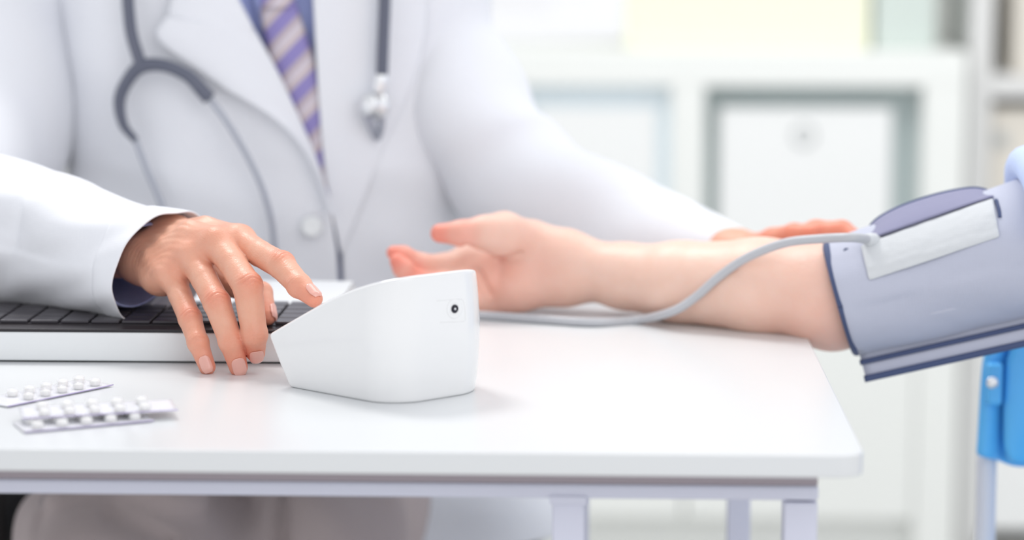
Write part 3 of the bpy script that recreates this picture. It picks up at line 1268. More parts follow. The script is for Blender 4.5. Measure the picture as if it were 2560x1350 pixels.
def nail(js, parent, wfac=0.80, length=0.0115, along=0.0, fn=None, dorsal=None, mat_=None, start=0.35):
    a, b = js[-2], js[-1]
    ax = unit(b[:3] - a[:3])
    dd = bend_dorsal(js, len(js) - 2) if dorsal is None else dorsal
    dd = unit(dd - ax * (dd @ ax))
    lat = np.cross(ax, dd)
    G = np.zeros((14, 13, 3))
    Lseg = np.linalg.norm(b[:3] - a[:3])
    s1 = Lseg + b[3] * 0.80
    s0 = s1 - length
    for i in range(14):
        u = i / 13
        s = s0 + (s1 - s0) * u
        r_ = b[3] * (1.0 if u < .6 else 1.0 - 0.16 * ((u - .6) / .4) ** 2)
        half = wfac * (math.sqrt(max(0, 1 - (1 - min(1, u / 0.34)) ** 2)) * 0.62 + 0.38) * (1 - 0.34 * max(0, (u - 0.72) / 0.28) ** 2)
        for j in range(13):
            t = (j / 12 * 2 - 1) * half
            c = a[:3] + ax * s
            P = c + lat * (r_ * t * 0.98) + dd * (r_ * math.sqrt(max(0, 1.12 - (t * 0.92) ** 2)))
            # lay it on the skin
            pp = np.array([P], np.float32)
            for _ in range(6):
                d_, g_ = sdf_grad(fn, pp, 0.0006)
                g_ = g_[0] / np.linalg.norm(g_[0])
                st = float(d_[0]) - (0.00035 + 0.0003 * (1 - t * t) + (0.0002 if u > .75 else 0))
                pp = pp - (dd * st / max(0.35, float(g_ @ dd))).astype(np.float32)
                if abs(st) < 2e-5:
                    break
            lim = c + lat * (r_ * t * 0.98)
            G[i, j] = pp[0]
            h_ = (G[i, j] - lim) @ dd
            if h_ < r_ * 0.35 or u > 0.8:
                G[i, j] = lim + dd * max(h_, r_ * (0.95 - 0.25 * abs(t) - (0.5 * ((u - .8) / .2) ** 2 * .4 if u > .8 else 0)))
    o = grid_obj('fingernail', G, mat_ or M['nail'], parent, thick=0.0006, subs=1, offset=0)
    return o


for nm, wf, ln in (('pinky', 0.72, 0.0122), ('ring', 0.76, 0.0136), ('middle', 0.76, 0.0130), ('index', 0.72, 0.0126)):
    nail(hj[nm], doc, wf, ln, fn=hand_full, dorsal=unit(cu * 0.62 + cr * 0.40 - cw * 0.7) if nm == 'index' else None)
nail(hj['thumb'], doc, 0.8, 0.012, fn=hand_full, dorsal=unit(cr * 0.9 - cw * 0.2 + cu * 0.2))

# ---- left hand of the doctor, behind the patient's elbow
lw = J(1835, 640, 1.93, 46)
lj = [
    [J(1965, 606, 1.885, 32), J(2040, 580, 1.862, 29), J(2105, 578, 1.850, 26), J(2142, 596, 1.838, 21)],
    [J(1960, 650, 1.90, 30), J(2050, 640, 1.885, 27), J(2120, 650, 1.872, 25), J(2165, 675, 1.86, 20)],
    [J(1955, 690, 1.91, 30), J(2050, 690, 1.895, 27), J(2120, 710, 1.885, 25), J(2160, 740, 1.87, 20)],
    [J(1950, 725, 1.90, 28), J(2030, 745, 1.89, 24), J(2080, 770, 1.88, 22), J(2110, 800, 1.87, 18)],
    [J(1880, 640, 1.92, 34), J(1930, 600, 1.89, 28), J(1985, 583, 1.868, 24), J(2035, 580, 1.855, 20)],
]
lfa = J(1560, 590, 2.01, 70)


def hand_l(p):
    base = cone(p, lfa, lw)
    for js in lj[:4]:
        base = smin(base, cone(p, lw, js[0]), 0.014)
    o_ = None
    for js in lj:
        c = smin(base, chain(p, js, 0.004), 0.007)
        o_ = c if o_ is None else smin(o_, c, 0.001)
    return o_


al = np.array([q[:3] for v in lj for q in v] + [lw[:3]])
V2, F2 = sdf_mesh(hand_l, al.min(0) - 0.03, al.max(0) + 0.03, 0.002)
fl2 = np.full(len(V2), 0.0)
for js in lj:
    for q in js[1:]:
        fl2 = np.maximum(fl2, 0.75 * np.exp(-(np.linalg.norm(V2 - q[:3], axis=1) / 0.02) ** 2))

# ---- trunk, neck, arms beneath the clothes
sh_r = np.array([TXC - 0.17, 2.17, 1.16, 0.045])
sh_l = np.array([TXC + 0.17, 2.17, 1.16, 0.045])
el_l = J(1290, 445, 2.09, 90)
el_r = np.array([PY(-330, 590, 1.86)[0], 1.90, PY(-330, 590, 1.86)[2], 0.036])


def trunk(p):
    d = ell(p, (TXC, TYC, 0.92), np.eye(3), (0.148, 0.095, 0.30))
    d = smin(d, cone(p, sh_r, sh_l), 0.05)
    d = smin(d, cone(p, np.array([TXC, TYC, 1.16, 0.06]), np.array([TXC, 2.17, 1.30, 0.055])), 0.05)
    d = smin(d, chain(p, [np.array([*PY(180, -420, 2.16), 0.045]), np.array([*PY(-20, 20, 2.15), 0.042]), np.array([*PY(-100, 340, 2.09), 0.040]), el_r], 0.01), 0.02)
    d = smin(d, cone(p, el_r, np.array([*fa_r[:3] * .5 + fa_u[:3] * .5, 0.022])), 0.02)
    d = smin(d, chain(p, [np.array([*PY(1010, -300, 2.16), 0.040]), np.array([*PY(1060, 30, 2.15), 0.034]), np.array([*PY(1170, 270, 2.12), 0.032]), np.array([*el_l[:3], 0.030])], 0.01), 0.02)
    d = smin(d, cone(p, np.array([*el_l[:3], 0.028]), np.array([*lfa[:3], 0.022])), 0.02)
    d = smin(d, cone(p, np.array([*lfa[:3], 0.024]), np.array([*lw[:3], 0.013])), 0.02)
    return d


V3, F3 = sdf_mesh(trunk, [min(el_r[0], TXC) - 0.3, 1.66, 0.55], [lw[0] + 0.06, 2.36, 1.40], 0.007)
Vb, Fb = join([(V1, F1), (V2, F2), (V3, F3)])
mesh_obj('body', Vb, Fb, M['skin'], doc, attrs={'flush': np.concatenate([fl1, fl2, np.zeros(len(V3))])})

# ---- sleeves


def sleeve(name, path, mat_, parent, nseg=90, nring=160, fold=None, thick=0.0014, rim=None, rimU=None, rimS=None):
    """path: list of (centre xyz, vertical radius, depth radius, axis or None)"""
    C = catmull(np.array([list(c) + [a, b] for c, a, b in path]), nring)
    T = np.gradient(C[:, :3], axis=0)
    T /= np.linalg.norm(T, axis=1)[:, None]
    G = np.zeros((nring, nseg, 3))
    for i in range(nring):
        t = T[i]
        if rim is not None:
            k = max(0, (i / (nring - 1) - 0.80) / 0.20)
            t = unit(t * (1 - k) + rim * k)
        up = unit(np.array([0, 0, 1.0]) - t * t[2])
        sd = unit(np.cross(t, up))   # away from / towards the camera
        for j in range(nseg):
            a = 2 * math.pi * j / nseg
            r1, r2 = C[i, 3], C[i, 4]
            vu, vs = up * r1, sd * r2
            if rimU is not None:
                kk = max(0, (i / (nring - 1) - 0.72) / 0.28) ** 1.3
                vu = vu * (1 - kk) + rimU * kk
                vs = vs * (1 - kk) + rimS * kk
            P = C[i, :3] + vu * math.sin(a) + vs * math.cos(a)
            N = unit(up * math.sin(a) / r1 + sd * math.cos(a) / r2)
            if fold:
                P = P + N * fold(i / (nring - 1), a)
            G[i, j] = P
    return grid_obj(name, G, mat_, parent, closed=True, thick=thick, subs=1)


def rfold(s, a):
    # a = 0 towards the camera, pi/2 on top
    d = 0.0055 * math.exp(-((a - 0.66) / 0.30) ** 2) * (1 - 0.7 * max(0, (s - 0.75) / 0.25))
    d -= 0.0045 * math.exp(-((a - 0.10) / 0.42) ** 2) * (1 - s)
    d -= 0.0030 * math.exp(-((a - 1.45) / 0.45) ** 2) * (1 - 0.6 * s)
    k = s - 0.10 * math.cos(a - 0.5)
    d -= 0.0030 * math.exp(-((k - 0.50) / 0.025) ** 2) * max(0, math.sin(a + 0.9))
    d += 0.0016 * math.exp(-((k - 0.60) / 0.05) ** 2) * max(0, math.sin(a + 0.6))
    d += 0.0014 * math.sin(5 * a + 16 * s) * (1 - s) + 0.0008 * math.sin(9 * a - 20 * s)
    d += 0.0009 / (1 + math.exp(-(s - 0.895) / 0.003))
    d -= 0.0008 * math.exp(-((s - 0.892) / 0.005) ** 2)
    return d


rim_t, rim_b = PY(468, 532, 1.705), PY(356, 806, 1.688)
cfc = (rim_t + rim_b) / 2
rim_u = (rim_t - rim_b) / 2
rim_s = PY(298, 655, 1.652) - cfc
rimn = unit(np.cross(rim_s, rim_u))
if rimn[0] < 0:
    rimn = -rimn
path = [(el_r[:3] + np.array([-0.03, 0.03, 0.0]), 0.062, 0.060), (PY(-200, 575, 1.83), 0.064, 0.058), (PY(0, 580, 1.775), 0.0565, 0.052), (PY(150, 606, 1.745), 0.0485, 0.046),
        (PY(280, 644, 1.715), 0.0420, 0.044), (cfc, 0.0415, 0.047)]
sl = sleeve('coat_sleeve', path, M['coat'], doc, fold=rfold, rimU=rim_u, rimS=rim_s)
# shirt cuff inside the sleeve
path2 = [(PY(150, 622, 1.745), 0.034, 0.036), (PY(270, 650, 1.715), 0.031, 0.036), (PY(355, 664, 1.700), 0.030, 0.037)]
sleeve('shirt_cuff', path2, M['shirt'], shirt, nring=30, rim=rimn)
# upper arm of that sleeve
path3 = [(PY(260, -480, 2.16), 0.07, 0.075), (PY(70, -300, 2.16), 0.080, 0.075), (PY(0, 20, 2.15), 0.080, 0.075), (PY(-45, 320, 2.09), 0.080, 0.07), (PY(-190, 520, 1.98), 0.072, 0.07), (PY(-310, 575, 1.90), 0.066, 0.07)]


def ufold(s, a):
    return 0.004 * math.sin(3 * a + 8 * s) + 0.003 * math.sin(25 * s + 2 * a)


def usleeve(name, path, nring=60, fold=ufold, rim=None):
    C = catmull(np.array([list(c) + [a, b] for c, a, b in path]), nring)
    V = []
    T = np.gradient(C[:, :3], axis=0)
    T /= np.linalg.norm(T, axis=1)[:, None]
    N = unit(np.cross(T[0], [0, 1.0, 0]))
    G = np.zeros((nring, 56, 3))
    for i in range(nring):
        N = unit(N - T[i] * (N @ T[i]))
        B = np.cross(T[i], N)
        for j in range(56):
            a = 2 * math.pi * j / 56
            n_ = math.cos(a) * N + math.sin(a) * B
            G[i, j] = C[i, :3] + n_ * (C[i, 3] + fold(i / (nring - 1), a))
    return grid_obj(name, G, M['coat'], doc, closed=True, thick=0.0015, subs=1)


usleeve('coat_sleeve', path3)
# left sleeve
p4 = [(sh_l[:3] + np.array([-0.01, 0, 0.03]), 0.075, 0.07), (PY(1060, 30, 2.15), 0.058, 0.06), (PY(1170, 270, 2.12), 0.058, 0.05), (PY(1290, 445, 2.09), 0.058, 0.06), (PY(1500, 565, 2.03), 0.050, 0.05),
      (PY(1690, 610, 1.975), 0.038, 0.04), (PY(1872, 636, 1.935), 0.0205, 0.03)]


def lfold(s, a):
    return 0.0035 * math.sin(2 * a + 10 * s) + 0.0035 * math.sin(28 * s + 2 * a) * math.exp(-((s - 0.5) / 0.25) ** 2)


usleeve('coat_sleeve', p4, nring=100, fold=lfold)

# ---- trousers and shoes
hipz = 0.56
kr = np.array([*PY(330, 1345, 1.86)[:2], 0.525, 0.088])
kl = np.array([*PY(770, 1345, 1.90)[:2], 0.525, 0.078])
hr = np.array([TXC - 0.08, 2.17, hipz, 0.10])
hl = np.array([TXC + 0.06, 2.17, hipz, 0.10])
ar_ = np.array([kr[0] - 0.01, kr[1] + 0.06, 0.10, 0.050])
al_ = np.array([kl[0] + 0.01, kl[1] + 0.06, 0.10, 0.050])
bulk = J(150, 1345, 1.98, 110)


creases = [([PY(x, y, 1.80) for x, y in ((90, 1320), (170, 1275), (260, 1262), (360, 1280), (470, 1312), (560, 1345))], 0.010, 0.011),
           ([PY(x, y, 1.80) for x, y in ((270, 1295), (360, 1322), (430, 1350))], 0.010, 0.006),
           ([PY(x, y, 1.84) for x, y in ((690, 1240), (696, 1300), (700, 1400))], 0.012, 0.006)]


def trou(p):
    d = cone(p, hr, hl)
    d = smin(d, cone(p, hr, kr), 0.03)
    d = smin(d, cone(p, hl, kl), 0.03)
    d = smin(d, cone(p, bulk, kr), 0.05)
    d = smin(d, cone(p, kr, ar_), 0.03)
    d = smin(d, cone(p, kl, al_), 0.03)
    d = smin(d, ell(p, (TXC, TYC, 0.66), np.eye(3), (0.15, 0.10, 0.14)), 0.04)
    x, y, z = p[:, 0], p[:, 1], p[:, 2]
    d = d + 0.004 * np.sin(55 * x + 30 * z + 2 * np.sin(20 * y)) + 0.003 * np.sin(40 * y - 60 * z)
    for ln, dep, wd in creases:
        cd = None
        for i in range(len(ln) - 1):
            A, B = ln[i], ln[i + 1]
            dd = B - A
            AP = np.stack([x - A[0], z - A[2]], 1)
            t = np.clip((AP[:, 0] * dd[0] + AP[:, 1] * dd[2]) / (dd[0] ** 2 + dd[2] ** 2), 0, 1)
            r_ = np.hypot(AP[:, 0] - t * dd[0], AP[:, 1] - t * dd[2])
            cd = r_ if cd is None else np.minimum(cd, r_)
        d = d + dep * np.exp(-(cd / wd) ** 2) * (y < 1.95)
    return d


V, Fc = sdf_mesh(trou, [TXC - 0.40, 1.68, 0.03], [TXC + 0.30, 2.36, 0.82], 0.007)
mesh_obj('trousers', V, Fc, M['trousers'], doc)
for a in (ar_, al_):
    def sh(p, a=a):
        d = cone(p, np.array([a[0], a[1] + 0.02, 0.045, 0.044]), np.array([a[0], a[1] - 0.17, 0.036, 0.035]))
        return smax(d, 0.001 - p[:, 2], 0.004)
    V, Fc = sdf_mesh(sh, [a[0] - 0.06, a[1] - 0.23, -0.006], [a[0] + 0.06, a[1] + 0.09, 0.11], 0.005)
    mesh_obj('shoe', V, Fc, M['leather'], doc)

# office chair under the doctor
oc = empty('office_chair', (TXC, 2.22, 0), 'black office chair the doctor sits on, armrest showing at lower left', 'chair')
box('seat', TXC - 0.24, TXC + 0.24, 1.99, 2.44, 0.40, 0.462, M['leather'], oc, 0.02)
box('backrest', TXC - 0.16, TXC + 0.16, 2.42, 2.48, 0.55, 0.93, M['leather'], oc, 0.02)
tube('gas_post', [(TXC, 2.22, 0.06), (TXC, 2.22, 0.40)], 0.025, M['black'], oc)
tube('back_bracket', [(TXC, 2.40, 0.42), (TXC, 2.50, 0.44), (TXC, 2.49, 0.60)], 0.018, M['black'], oc, n=12)
for k in range(5):
    a = math.radians(90 + 72 * k)
    l = tube('base_arm', [(TXC, 2.22, 0.075), (TXC + 0.27 * math.cos(a), 2.22 + 0.27 * math.sin(a), 0.06)], 0.016, M['black'], oc)
    c = (TXC + 0.27 * math.cos(a), 2.22 + 0.27 * math.sin(a))
    tube('caster', [(c[0] - 0.012, c[1], 0.025), (c[0] + 0.012, c[1], 0.025)], 0.025, M['black'], l, seg=24)
axl = PY(-30, 1300, 2.0)[0]
box('armrest', axl - 0.06, axl + 0.022, 1.96, 2.26, 0.50, 0.60, M['leather'], oc, 0.012)
tube('armrest_post', [(axl, 2.15, 0.535), (axl + 0.01, 2.17, 0.45), (TXC - 0.2, 2.2, 0.41)], 0.012, M['black'], oc, n=12)

# ------------------------------------------------------------------ stethoscope
st = empty('stethoscope', fp(352, 165, 0.03), 'dark grey stethoscope hanging round the doctor neck over the coat', 'stethoscope')


def sp(pts, off):
    return np.array([fp(x, y, off) for x, y in pts])


OF = 0.036
main = sp([(310, -420), (312, -250), (316, -100), (320, 0), (328, 80), (345, 140), (354, 168)], OF)
neck = [np.array([TXC - 0.06, 2.20, 1.285]), np.array([TXC, 2.25, 1.31]), np.array([TXC + 0.08, 2.20, 1.285])]
right_t = sp([(955, 188), (958, 100), (962, 0), (965, -150), (950, -350)], 0.032)
R_ = 0.0052
tube('tubing', np.vstack([right_t[::1], [neck[2], neck[1], neck[0]], main]), R_, M['steth'], st, n=120)
br = sp([(354, 166), (320, 200), (299, 250), (308, 310), (338, 350)], OF)
bl = sp([(354, 166), (410, 164), (470, 190), (505, 226), (524, 246)], OF)
tube('spring_yoke', np.vstack([br[::-1], bl[1:]]), [0.0030, 0.0042, 0.0052, 0.0055, 0.006, 0.0055, 0.0055, 0.0060, 0.0062], M['steth'], st, n=60)
e1 = sp([(338, 348), (365, 420), (395, 490), (420, 560), (430, 640)], 0.034)
e2 = sp([(522, 244), (570, 310), (620, 395), (655, 470), (678, 550), (688, 630)], 0.034)
for e in (e1, e2):
    b_ = tube('binaural_tube', e, 0.0024, M['steel'], st, n=40)
    V, Fc = tube_geo([e[-1], e[-1] + unit(e[-1] - e[-2]) * 0.006, e[-1] + unit(e[-1] - e[-2]) * 0.012], [0.003, 0.006, 0.003], 16, True, 10)
    mesh_obj('ear_tip', V, Fc, M['steth'], b_)
cp = fp(935, 262, 0.030)
stem = tube('stem', [fp(955, 186, 0.032), fp(952, 206, 0.032), fp(944, 232, 0.032)], [0.006, 0.0065, 0.005], M['chrome'], st, n=12)
V, Fc = disc_geo(cp, unit([-0.45, -0.85, 0.1]), [(0.010, -0.009), (0.0125, -0.004), (0.011, 0.000), (0.0065, 0.003), (0.0065, 0.007), (0.009, 0.009), (0.0095, 0.011), (0.008, 0.0125), (0.0001, 0.013)], 40)
mesh_obj('chest_piece', V, Fc, M['chrome'], st)
clipp = [fp(915, 285, 0.03), fp(930, 320, 0.028), fp(944, 345, 0.024), fp(954, 310, 0.028), fp(950, 280, 0.03)]
tube('bell_rim', clipp, 0.0028, M['steel'], st, n=30)

# ------------------------------------------------------------------ patient
pat = empty('person', PY(2900, 900, 1.74) * [1, 1, 0], 'patient in light blue shirt resting a bare forearm palm up on the table', 'person')
S = 1.0
pw = J(1425, 668, 1.868, 66)
parm = [pw, J(1560, 690, 1.855, 78), J(1700, 705, 1.830, 97), J(1900, 716, 1.80, 116), J(2060, 728, 1.780, 120), J(2300, 680, 1.765, 118), J(2600, 600, 1.755, 140), J(2900, 520, 1.76, 165)]
elb = J(2092, 790, 1.772, 62)
ph = {
    'index': [J(1168, 648, 1.885, 36), J(1112, 662, 1.868, 27), J(1052, 660, 1.855, 25), J(1008, 640, 1.850, 23), J(984, 632, 1.849, 18)],
    'middle': [J(1165, 690, 1.878, 36), J(1105, 705, 1.858, 28), J(1040, 700, 1.842, 26), J(1008, 672, 1.838, 23), J(992, 652, 1.838, 18)],
    'ring': [J(1180, 730, 1.873, 34), J(1120, 742, 1.855, 26), J(1065, 735, 1.840, 24), J(1040, 705, 1.838, 21), J(1030, 690, 1.840, 17)],
    'pinky': [J(1215, 752, 1.868, 26), J(1160, 762, 1.850, 22), J(1115, 757, 1.840, 20), J(1095, 735, 1.840, 18), J(1090, 725, 1.842, 15)],
    'thumb': [J(1330, 612, 1.870, 58), J(1258, 588, 1.850, 57), J(1212, 582, 1.842, 42), J(1155, 583, 1.838, 31), J(1100, 583, 1.840, 24)],
}
phyp = J(1290, 722, 1.862, 47)
pctr = J(1300, 668, 1.885, 50)


def pat_arm(p):
    d = chain(p, parm, 0.008)
    d = smin(d, np.sqrt(((p - elb[:3].astype(np.float32)) ** 2).sum(1)) - elb[3], 0.03)
    base = smin(d, cone(p, pw, pctr), 0.02)
    base = smin(base, cone(p, J(1400, 715, 1.862, 40), phyp), 0.02)
    base = smin(base, cone(p, phyp, ph['pinky'][0]), 0.015)
    for nm in ('index', 'middle', 'ring', 'pinky'):
        a = ph[nm][0].copy()
        base = smin(base, cone(p, pctr, a), 0.014)
    base = smin(base, cone(p, J(1400, 625, 1.868, 40), ph['thumb'][0]), 0.02)
    o_ = None
    for nm, js in ph.items():
        c = chain(p, js, 0.005)
        c = smin(base, c, 0.006)
        o_ = c if o_ is None else smin(o_, c, 0.0012)
    # palm creases
    for cr_ in ([(1168, 612), (1195, 640), (1240, 650), (1300, 632)], [(1160, 660), (1200, 690), (1225, 740)]):
        q = [J(x, y, 1.845, 1) for x, y in cr_]
        cd = None
        for i in range(len(q) - 1):
            A, B = q[i][:3].astype(np.float32), q[i + 1][:3].astype(np.float32)
            dd = B - A
            # distance measured across the palm only (x, z)
            AP = (p - A)[:, [0, 2]]
            D_ = dd[[0, 2]]
            t = np.clip((AP @ D_) / float(D_ @ D_), 0, 1)
            r_ = np.linalg.norm(AP - t[:, None] * D_, axis=1)
            cd = r_ if cd is None else np.minimum(cd, r_)
        o_ = o_ + 0.0026 * np.exp(-(cd / 0.0022) ** 2) * (p[:, 1] < 1.866)
    return o_


allp = np.array([q[:3] for v in ph.values() for q in v] + [q[:3] for q in parm])
lo = allp.min(0) - 0.03
hi = allp.max(0) + 0.055
lo[2] = min(lo[2], 0.735)
V1, F1 = sdf_mesh(pat_arm, lo, hi, 0.0019)
flp = np.zeros(len(V1))
for nm, js in ph.items():
    for q, k in ((js[-1], 1.0), (js[-2], 0.75), (js[-3], 0.35)):
        flp = np.maximum(flp, k * np.exp(-(np.linalg.norm(V1 - q[:3], axis=1) / 0.017) ** 2))
flp = np.maximum(flp, 0.28 * np.exp(-(np.linalg.norm(V1 - J(1270, 690, 1.85, 1)[:3], axis=1) / 0.05) ** 2))
flp = np.maximum(flp, 0.30 * np.exp(-(np.linalg.norm(V1 - elb[:3], axis=1) / 0.05) ** 2))
PX = PY(2900, 520, 1.76)[0] + 0.10


def ptrunk(p):
    d = ell(p, (PX + 0.10, 1.80, 0.78), np.eye(3), (0.11, 0.16, 0.32))
    return smin(d, cone(p, np.array([*parm[-2][:3], 0.036]), np.array([PX + 0.07, 1.78, 0.98, 0.05])), 0.04)


V3, F3 = sdf_mesh(ptrunk, [parm[-2][0] - 0.05, 1.55, 0.42], [PX + 0.25, 2.02, 1.14], 0.008)
Vb, Fb = join([(V1, F1), (V3, F3)])
mesh_obj('body', Vb, Fb, M['skin_f'], pat, attrs={'flush': np.concatenate([flp, np.zeros(len(V3))])})

# shirt of the patient: rolled sleeve and trunk


def pshirt(p):
    d = ell(p, (PX + 0.10, 1.80, 0.78), np.eye(3), (0.135, 0.185, 0.35))
    d = smin(d, cone(p, np.array([*PY(2775, 520, 1.755), 0.060]), np.array([PX + 0.07, 1.78, 0.97, 0.075])), 0.04)
    x, y, z = p[:, 0], p[:, 1], p[:, 2]
    return d + 0.003 * np.sin(45 * z + 30 * x)


V, Fc = sdf_mesh(pshirt, [parm[-2][0] - 0.10, 1.53, 0.38], [PX + 0.30, 2.04, 1.18], 0.006)
ps = mesh_obj('shirt', V, Fc, M['shirt_light'], pat)
ring = []
for k in range(25):
    a = 2 * math.pi * k / 24
    c = PY(2592, 512, 1.755)
    ring.append(c + np.array([-0.006 * math.sin(a), 0.054 * math.cos(a), 0.030 * math.sin(a)]))
tube('rolled_hem', ring, 0.0135, M['shirt_light'], ps, n=60)


def ptr(p):
    d = cone(p, np.array([PX + 0.10, 1.74, 0.50, 0.10]), np.array([PX - 0.0, 1.50, 0.50, 0.07]))
    d = smin(d, cone(p, np.array([PX + 0.10, 1.90, 0.50, 0.10]), np.array([PX + 0.08, 1.45, 0.50, 0.07])), 0.02)
    d = smin(d, cone(p, np.array([PX - 0.0, 1.50, 0.50, 0.07]), np.array([PX, 1.52, 0.08, 0.05])), 0.02)
    return smin(d, cone(p, np.array([PX + 0.08, 1.45, 0.50, 0.07]), np.array([PX + 0.10, 1.48, 0.08, 0.05])), 0.005)


V, Fc = sdf_mesh(ptr, [PX - 0.12, 1.34, 0.01], [PX + 0.26, 2.06, 0.64], 0.008)
mesh_obj('trousers', V, Fc, M['trousers'], pat)

# ------------------------------------------------------------------ arm cuff
cf = empty('blood_pressure_cuff', PY(2330, 690, 1.75), 'grey blue blood pressure cuff wrapped on the upper arm, grey hose attached', 'arm cuff')
ca = PY(2103, 746, 1.770)
cb_ = PY(2660, 596, 1.755)
cax = unit(cb_ - ca)
clen = np.linalg.norm(cb_ - ca)
cup = unit(np.array([0, 0, 1.0]) - cax * cax[2])
csd = unit(np.cross(cax, cup))    # pointing away or towards the camera
if csd[1] > 0:
    csd = -csd


def cpos(s, a, r_=0.0):
    """s along, a: 0 towards the camera, 90 top"""
    f_ = s / clen
    R0 = 0.0415 + 0.0065 * f_ + r_
    aa = math.radians(a)
    c = ca + cax * s
    return c + csd * (R0 * 0.95 * math.cos(aa)) + cup * (R0 * math.sin(aa))


NS, NA = 30, 72
G = np.array([[cpos(clen * i / NS, 360 * j / NA, 0.0010 * math.sin(0.06 * 360 * j / NA + i * 0.3)) for j in range(NA)] for i in range(NS + 1)])
cuffb = grid_obj('cuff_wrap', G, M['cuff'], cf, closed=True, thick=0.0030, subs=1, offset=-1)
tube('edge_binding', [cpos(0.0005, 360 * k / 40, -0.0005) for k in range(41)], 0.0034, M['cuff_dark'], cf, n=120)
tube('edge_binding', [cpos(0.0075, 360 * k / 40, 0.0005) for k in range(12, 40)], 0.0012, M['cuff_dark'], cf, n=80)
# outer layer: spirals off the bottom as a loose lip


def lip(s, t):
    """t from 0 (front middle) to 1 (free edge under the arm)"""
    a = -28 - t * 67
    P = cpos(s, a, 0.0022 + 0.001 * t)
    if t > 0.72:
        k = (t - 0.72) / 0.28
        P0 = cpos(s, -28 - 0.72 * 67, 0.003)
        P = P0 + (-cup * 0.66 + csd * 0.14) * (0.026 * k) + csd * 0.0
    return P


G = np.array([[lip(clen * (0.012 + 0.985 * i / 24), j / 24) for j in range(25)] for i in range(25)])
grid_obj('outer_wrap', G, M['cuff'], cf, thick=0.0018)
for k_, rr in ((1.0, 0.0026), (0.80, 0.0020)):
    tube('edge_binding', [lip(clen * (0.005 + 0.99 * i / 16), k_) + csd * 0.0015 for i in range(17)], rr, M['cuff_dark'], cf, n=60)
# hem of a second layer under the lip
G = np.array([[lip(clen * (0.02 + 0.97 * i / 16), 1.0) + cup * 0.004 - cup * 0.010 * t - csd * (0.004 + 0.016 * t) for t in np.linspace(0, 1, 5)] for i in range(17)])
grid_obj('under_flap', G, M['cuff_dark'], cf, thick=0.002)


# pale panel: quadrilateral on the front/top of the wrap
def cuff_at(px, py, lift=0.0):
    """cuff surface point under a pixel"""
    d = ray(px, py)
    best = None
    for Y in np.linspace(1.69, 1.80, 111):
        P = CO + d * (Y / d[1])
        s = (P - ca) @ cax
        q = P - ca - cax * s
        R0 = 0.0415 + 0.0065 * s / clen + lift
        rr = math.hypot((q @ csd) / 0.95, q @ cup)
        if best is None or abs(rr - R0) < best[0]:
            best = (abs(rr - R0), P)
        if rr < R0:
            return P
    return best[1]


G = np.zeros((20, 14, 3))
for i in range(20):
    u = i / 19
    for j in range(14):
        v = j / 13
        a_ = np.array([2150, 612]) * (1 - u) + np.array([2482, 492]) * u
        b2 = np.array([2172, 702]) * (1 - u) + np.array([2500, 592]) * u
        q = a_ * (1 - v) + b2 * v
        G[i, j] = cuff_at(q[0], q[1], 0.0060)
grid_obj('air_bladder_panel', G, M['cuff_pale'], cf, thick=0.0014, subs=1)

# top flap standing off the wrap


fe = catmull(np.array([(2166, 592), (2190, 556), (2240, 526), (2310, 500), (2380, 482), (2440, 475), (2488, 488)], float), 31)
G = np.zeros((31, 10, 3))
for i in range(31):
    top_ = PY(fe[i, 0], fe[i, 1], 1.776)
    u = i / 30
    root = cuff_at(2158 + 322 * u, 606 - 112 * u, 0.0060)
    for j in range(10):
        t = j / 9
        G[i, j] = root * (1 - t) + top_ * t + np.array([0, -0.006, 0.0]) * math.sin(math.pi * t)
grid_obj('top_flap', G, M['cuff_in'], cf, thick=0.002, subs=1)
tube('edge_binding', [G[i, 9] for i in range(0, 31, 2)], 0.0026, M['cuff_dark'], cf, n=60)
P = cuff_at(2116, 628, 0.001)
V, Fc = disc_geo(P, -cw, [(0.0024, 0), (0.0024, 0.001), (0.0012, 0.0012), (0.0001, 0.0006)], 20)
mesh_obj('rivet', V, Fc, M['cuff_dark'], cf)
P2 = cuff_at(2492, 520, 0.004)
tube('stitched_tab', [cuff_at(2490, 500, 0.003), cuff_at(2497, 525, 0.003), cuff_at(2500, 545, 0.003)], 0.0014, M['cuff_dark'], cf, n=12)

# hose
hz = TZ + 0.0034
hp = [cuff_at(2178, 600, 0.007), PY(2130, 594, 1.722), PY(2050, 597, 1.738), PY(1960, 608, 1.752), PY(1870, 643, 1.765), PY(1800, 690, 1.775), PY(1740, 742, 1.782), PY(1680, 779, 1.788),
      PZ(1590, 800, hz), PZ(1480, 806, hz), PZ(1350, 798, hz), PZ(1220, 789, hz), PZ(1120, 786, hz), PZ(1020, 800, hz), PZ(930, 818, hz), PZ(870, 850, hz)]
hp[7][2] = max(hp[7][2], hz)
plug = dev_at(0.082, WID / 2 + 0.012, 0.018)
hp += [plug + L2 * 0.012 + W2 * 0.024 + fz * -0.010, plug + L2 * 0.002 + W2 * 0.008, plug - W2 * 0.004]
hose = tube('hose', hp, 0.0034, M['hose'], cf, n=220)
hc = hp[0]
tube('hose_connector', [hc + unit(hp[0] - hp[1]) * 0.006, hc, hc - unit(hp[0] - hp[1]) * 0.007], [0.0052, 0.0052, 0.0040], M['cuff_pale'], cf, n=12)
tube('air_plug', [plug + W2 * 0.006, plug - W2 * 0.003], 0.0046, M['hose'], cf)

# ------------------------------------------------------------------ blue chair
CY = 1.88
ch = empty('chair', PY(2700, 1300, CY) * [1, 1, 0], 'blue plastic chair with pale metal tube legs below the cuff', 'chair')


def outline_chair():
    L_ = [(2478, 812), (2458, 850), (2447, 890), (2441, 940), (2437, 1000), (2433, 1070), (2429, 1134)]
    return L_


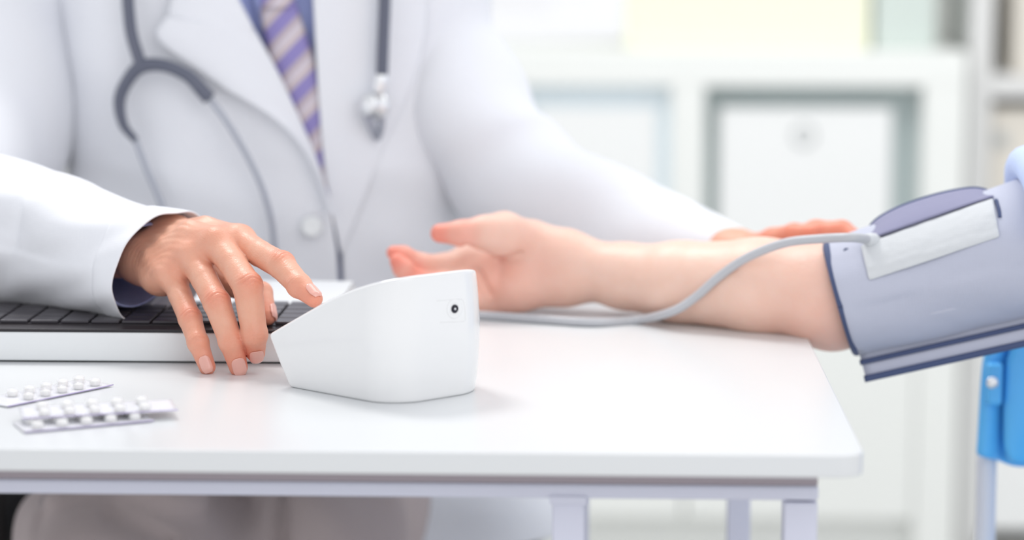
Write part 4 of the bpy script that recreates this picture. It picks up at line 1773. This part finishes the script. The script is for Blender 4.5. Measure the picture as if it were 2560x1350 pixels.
L_ = catmull(np.array(outline_chair(), float), 30)
x_r = PY(3330, 900, CY)[0]
G = np.zeros((30, 26, 3))
for i in range(30):
    p0 = PY(L_[i, 0], L_[i, 1], CY)
    for j in range(26):
        t = j / 25
        t2 = t ** 2.2 if t < 0.3 else t ** 2.2
        x = p0[0] + (x_r - p0[0]) * t
        mid = math.sin(math.pi * t)
        y = CY + 0.035 * mid - 0.004 + (0.012 * math.exp(-((t - 0.085) / 0.03) ** 2))
        G[i, j] = (x, y, p0[2] - (0.012 if t > 0.12 else 0.012 * t / 0.12) * (i / 29))
grid_obj('backrest', G, M['blue'], ch, thick=0.012, subs=1)
# inner raised panel
G = np.zeros((16, 20, 3))
for i in range(16):
    v = i / 15
    for j in range(20):
        t = j / 19
        top_, bot_ = PY(2540, 832, CY)[2], PY(2540, 1150, CY)[2]
        xl_ = PY(2506 + 40 * max(0, 0.25 - v) ** 2 * 16 * 0.8 + 20 * max(0, v - 0.85) ** 2 * 40, 900, CY)[0]
        x = xl_ + (x_r - 0.03 - xl_) * t
        z = top_ + (bot_ - top_) * v
        bul = math.sin(math.pi * min(1, t * 8) / 2) * math.sin(math.pi * (0.1 + 0.8 * v))
        G[i, j] = (x, CY + 0.030 * math.sin(math.pi * t) - 0.008 - 0.012 * bul, z)
grid_obj('back_pad', G, M['blue'], ch, thick=0.008, subs=1)
# pocket that holds the tube, with screw
p0, p1 = PY(2466, 905, CY - 0.012), PY(2502, 1010, CY - 0.012)
pk = box('tube_socket', p0[0], p1[0], CY - 0.020, CY - 0.002, p1[2], p0[2], M['blue'], ch, 0.003)
P = PY(2481, 957, CY - 0.021)
V, Fc = disc_geo(P, np.array([0, -1.0, 0]), [(0.0048, 0), (0.0046, 0.0015), (0.0030, 0.0022), (0.0001, 0.0022)], 24)
mesh_obj('screw', V, Fc, M['chrome'], pk)
for px in (2473, 3290):
    a = PY(px, 1120, CY)
    b_ = PY(px, 1350, CY)
    tube('back_tube', [(a[0], CY + 0.012, a[2] + 0.01), (b_[0] if px < 2600 else a[0], CY + 0.014, b_[2] - 0.15), (a[0], CY + 0.02, 0.44), (a[0], CY + 0.05, 0.0)], 0.0082, M['tube_metal'], ch, n=30)
xs0, xs1 = PY(2455, 1200, CY)[0] + 0.012, x_r - 0.012
box('seat', xs0, xs1, CY - 0.38, CY + 0.01, 0.425, 0.445, M['blue'], ch, 0.008)
for xx in (xs0 + 0.02, xs1 - 0.02):
    tube('leg', [(xx, CY - 0.33, 0.43), (xx, CY - 0.37, 0.0)], 0.0095, M['tube_metal'], ch)
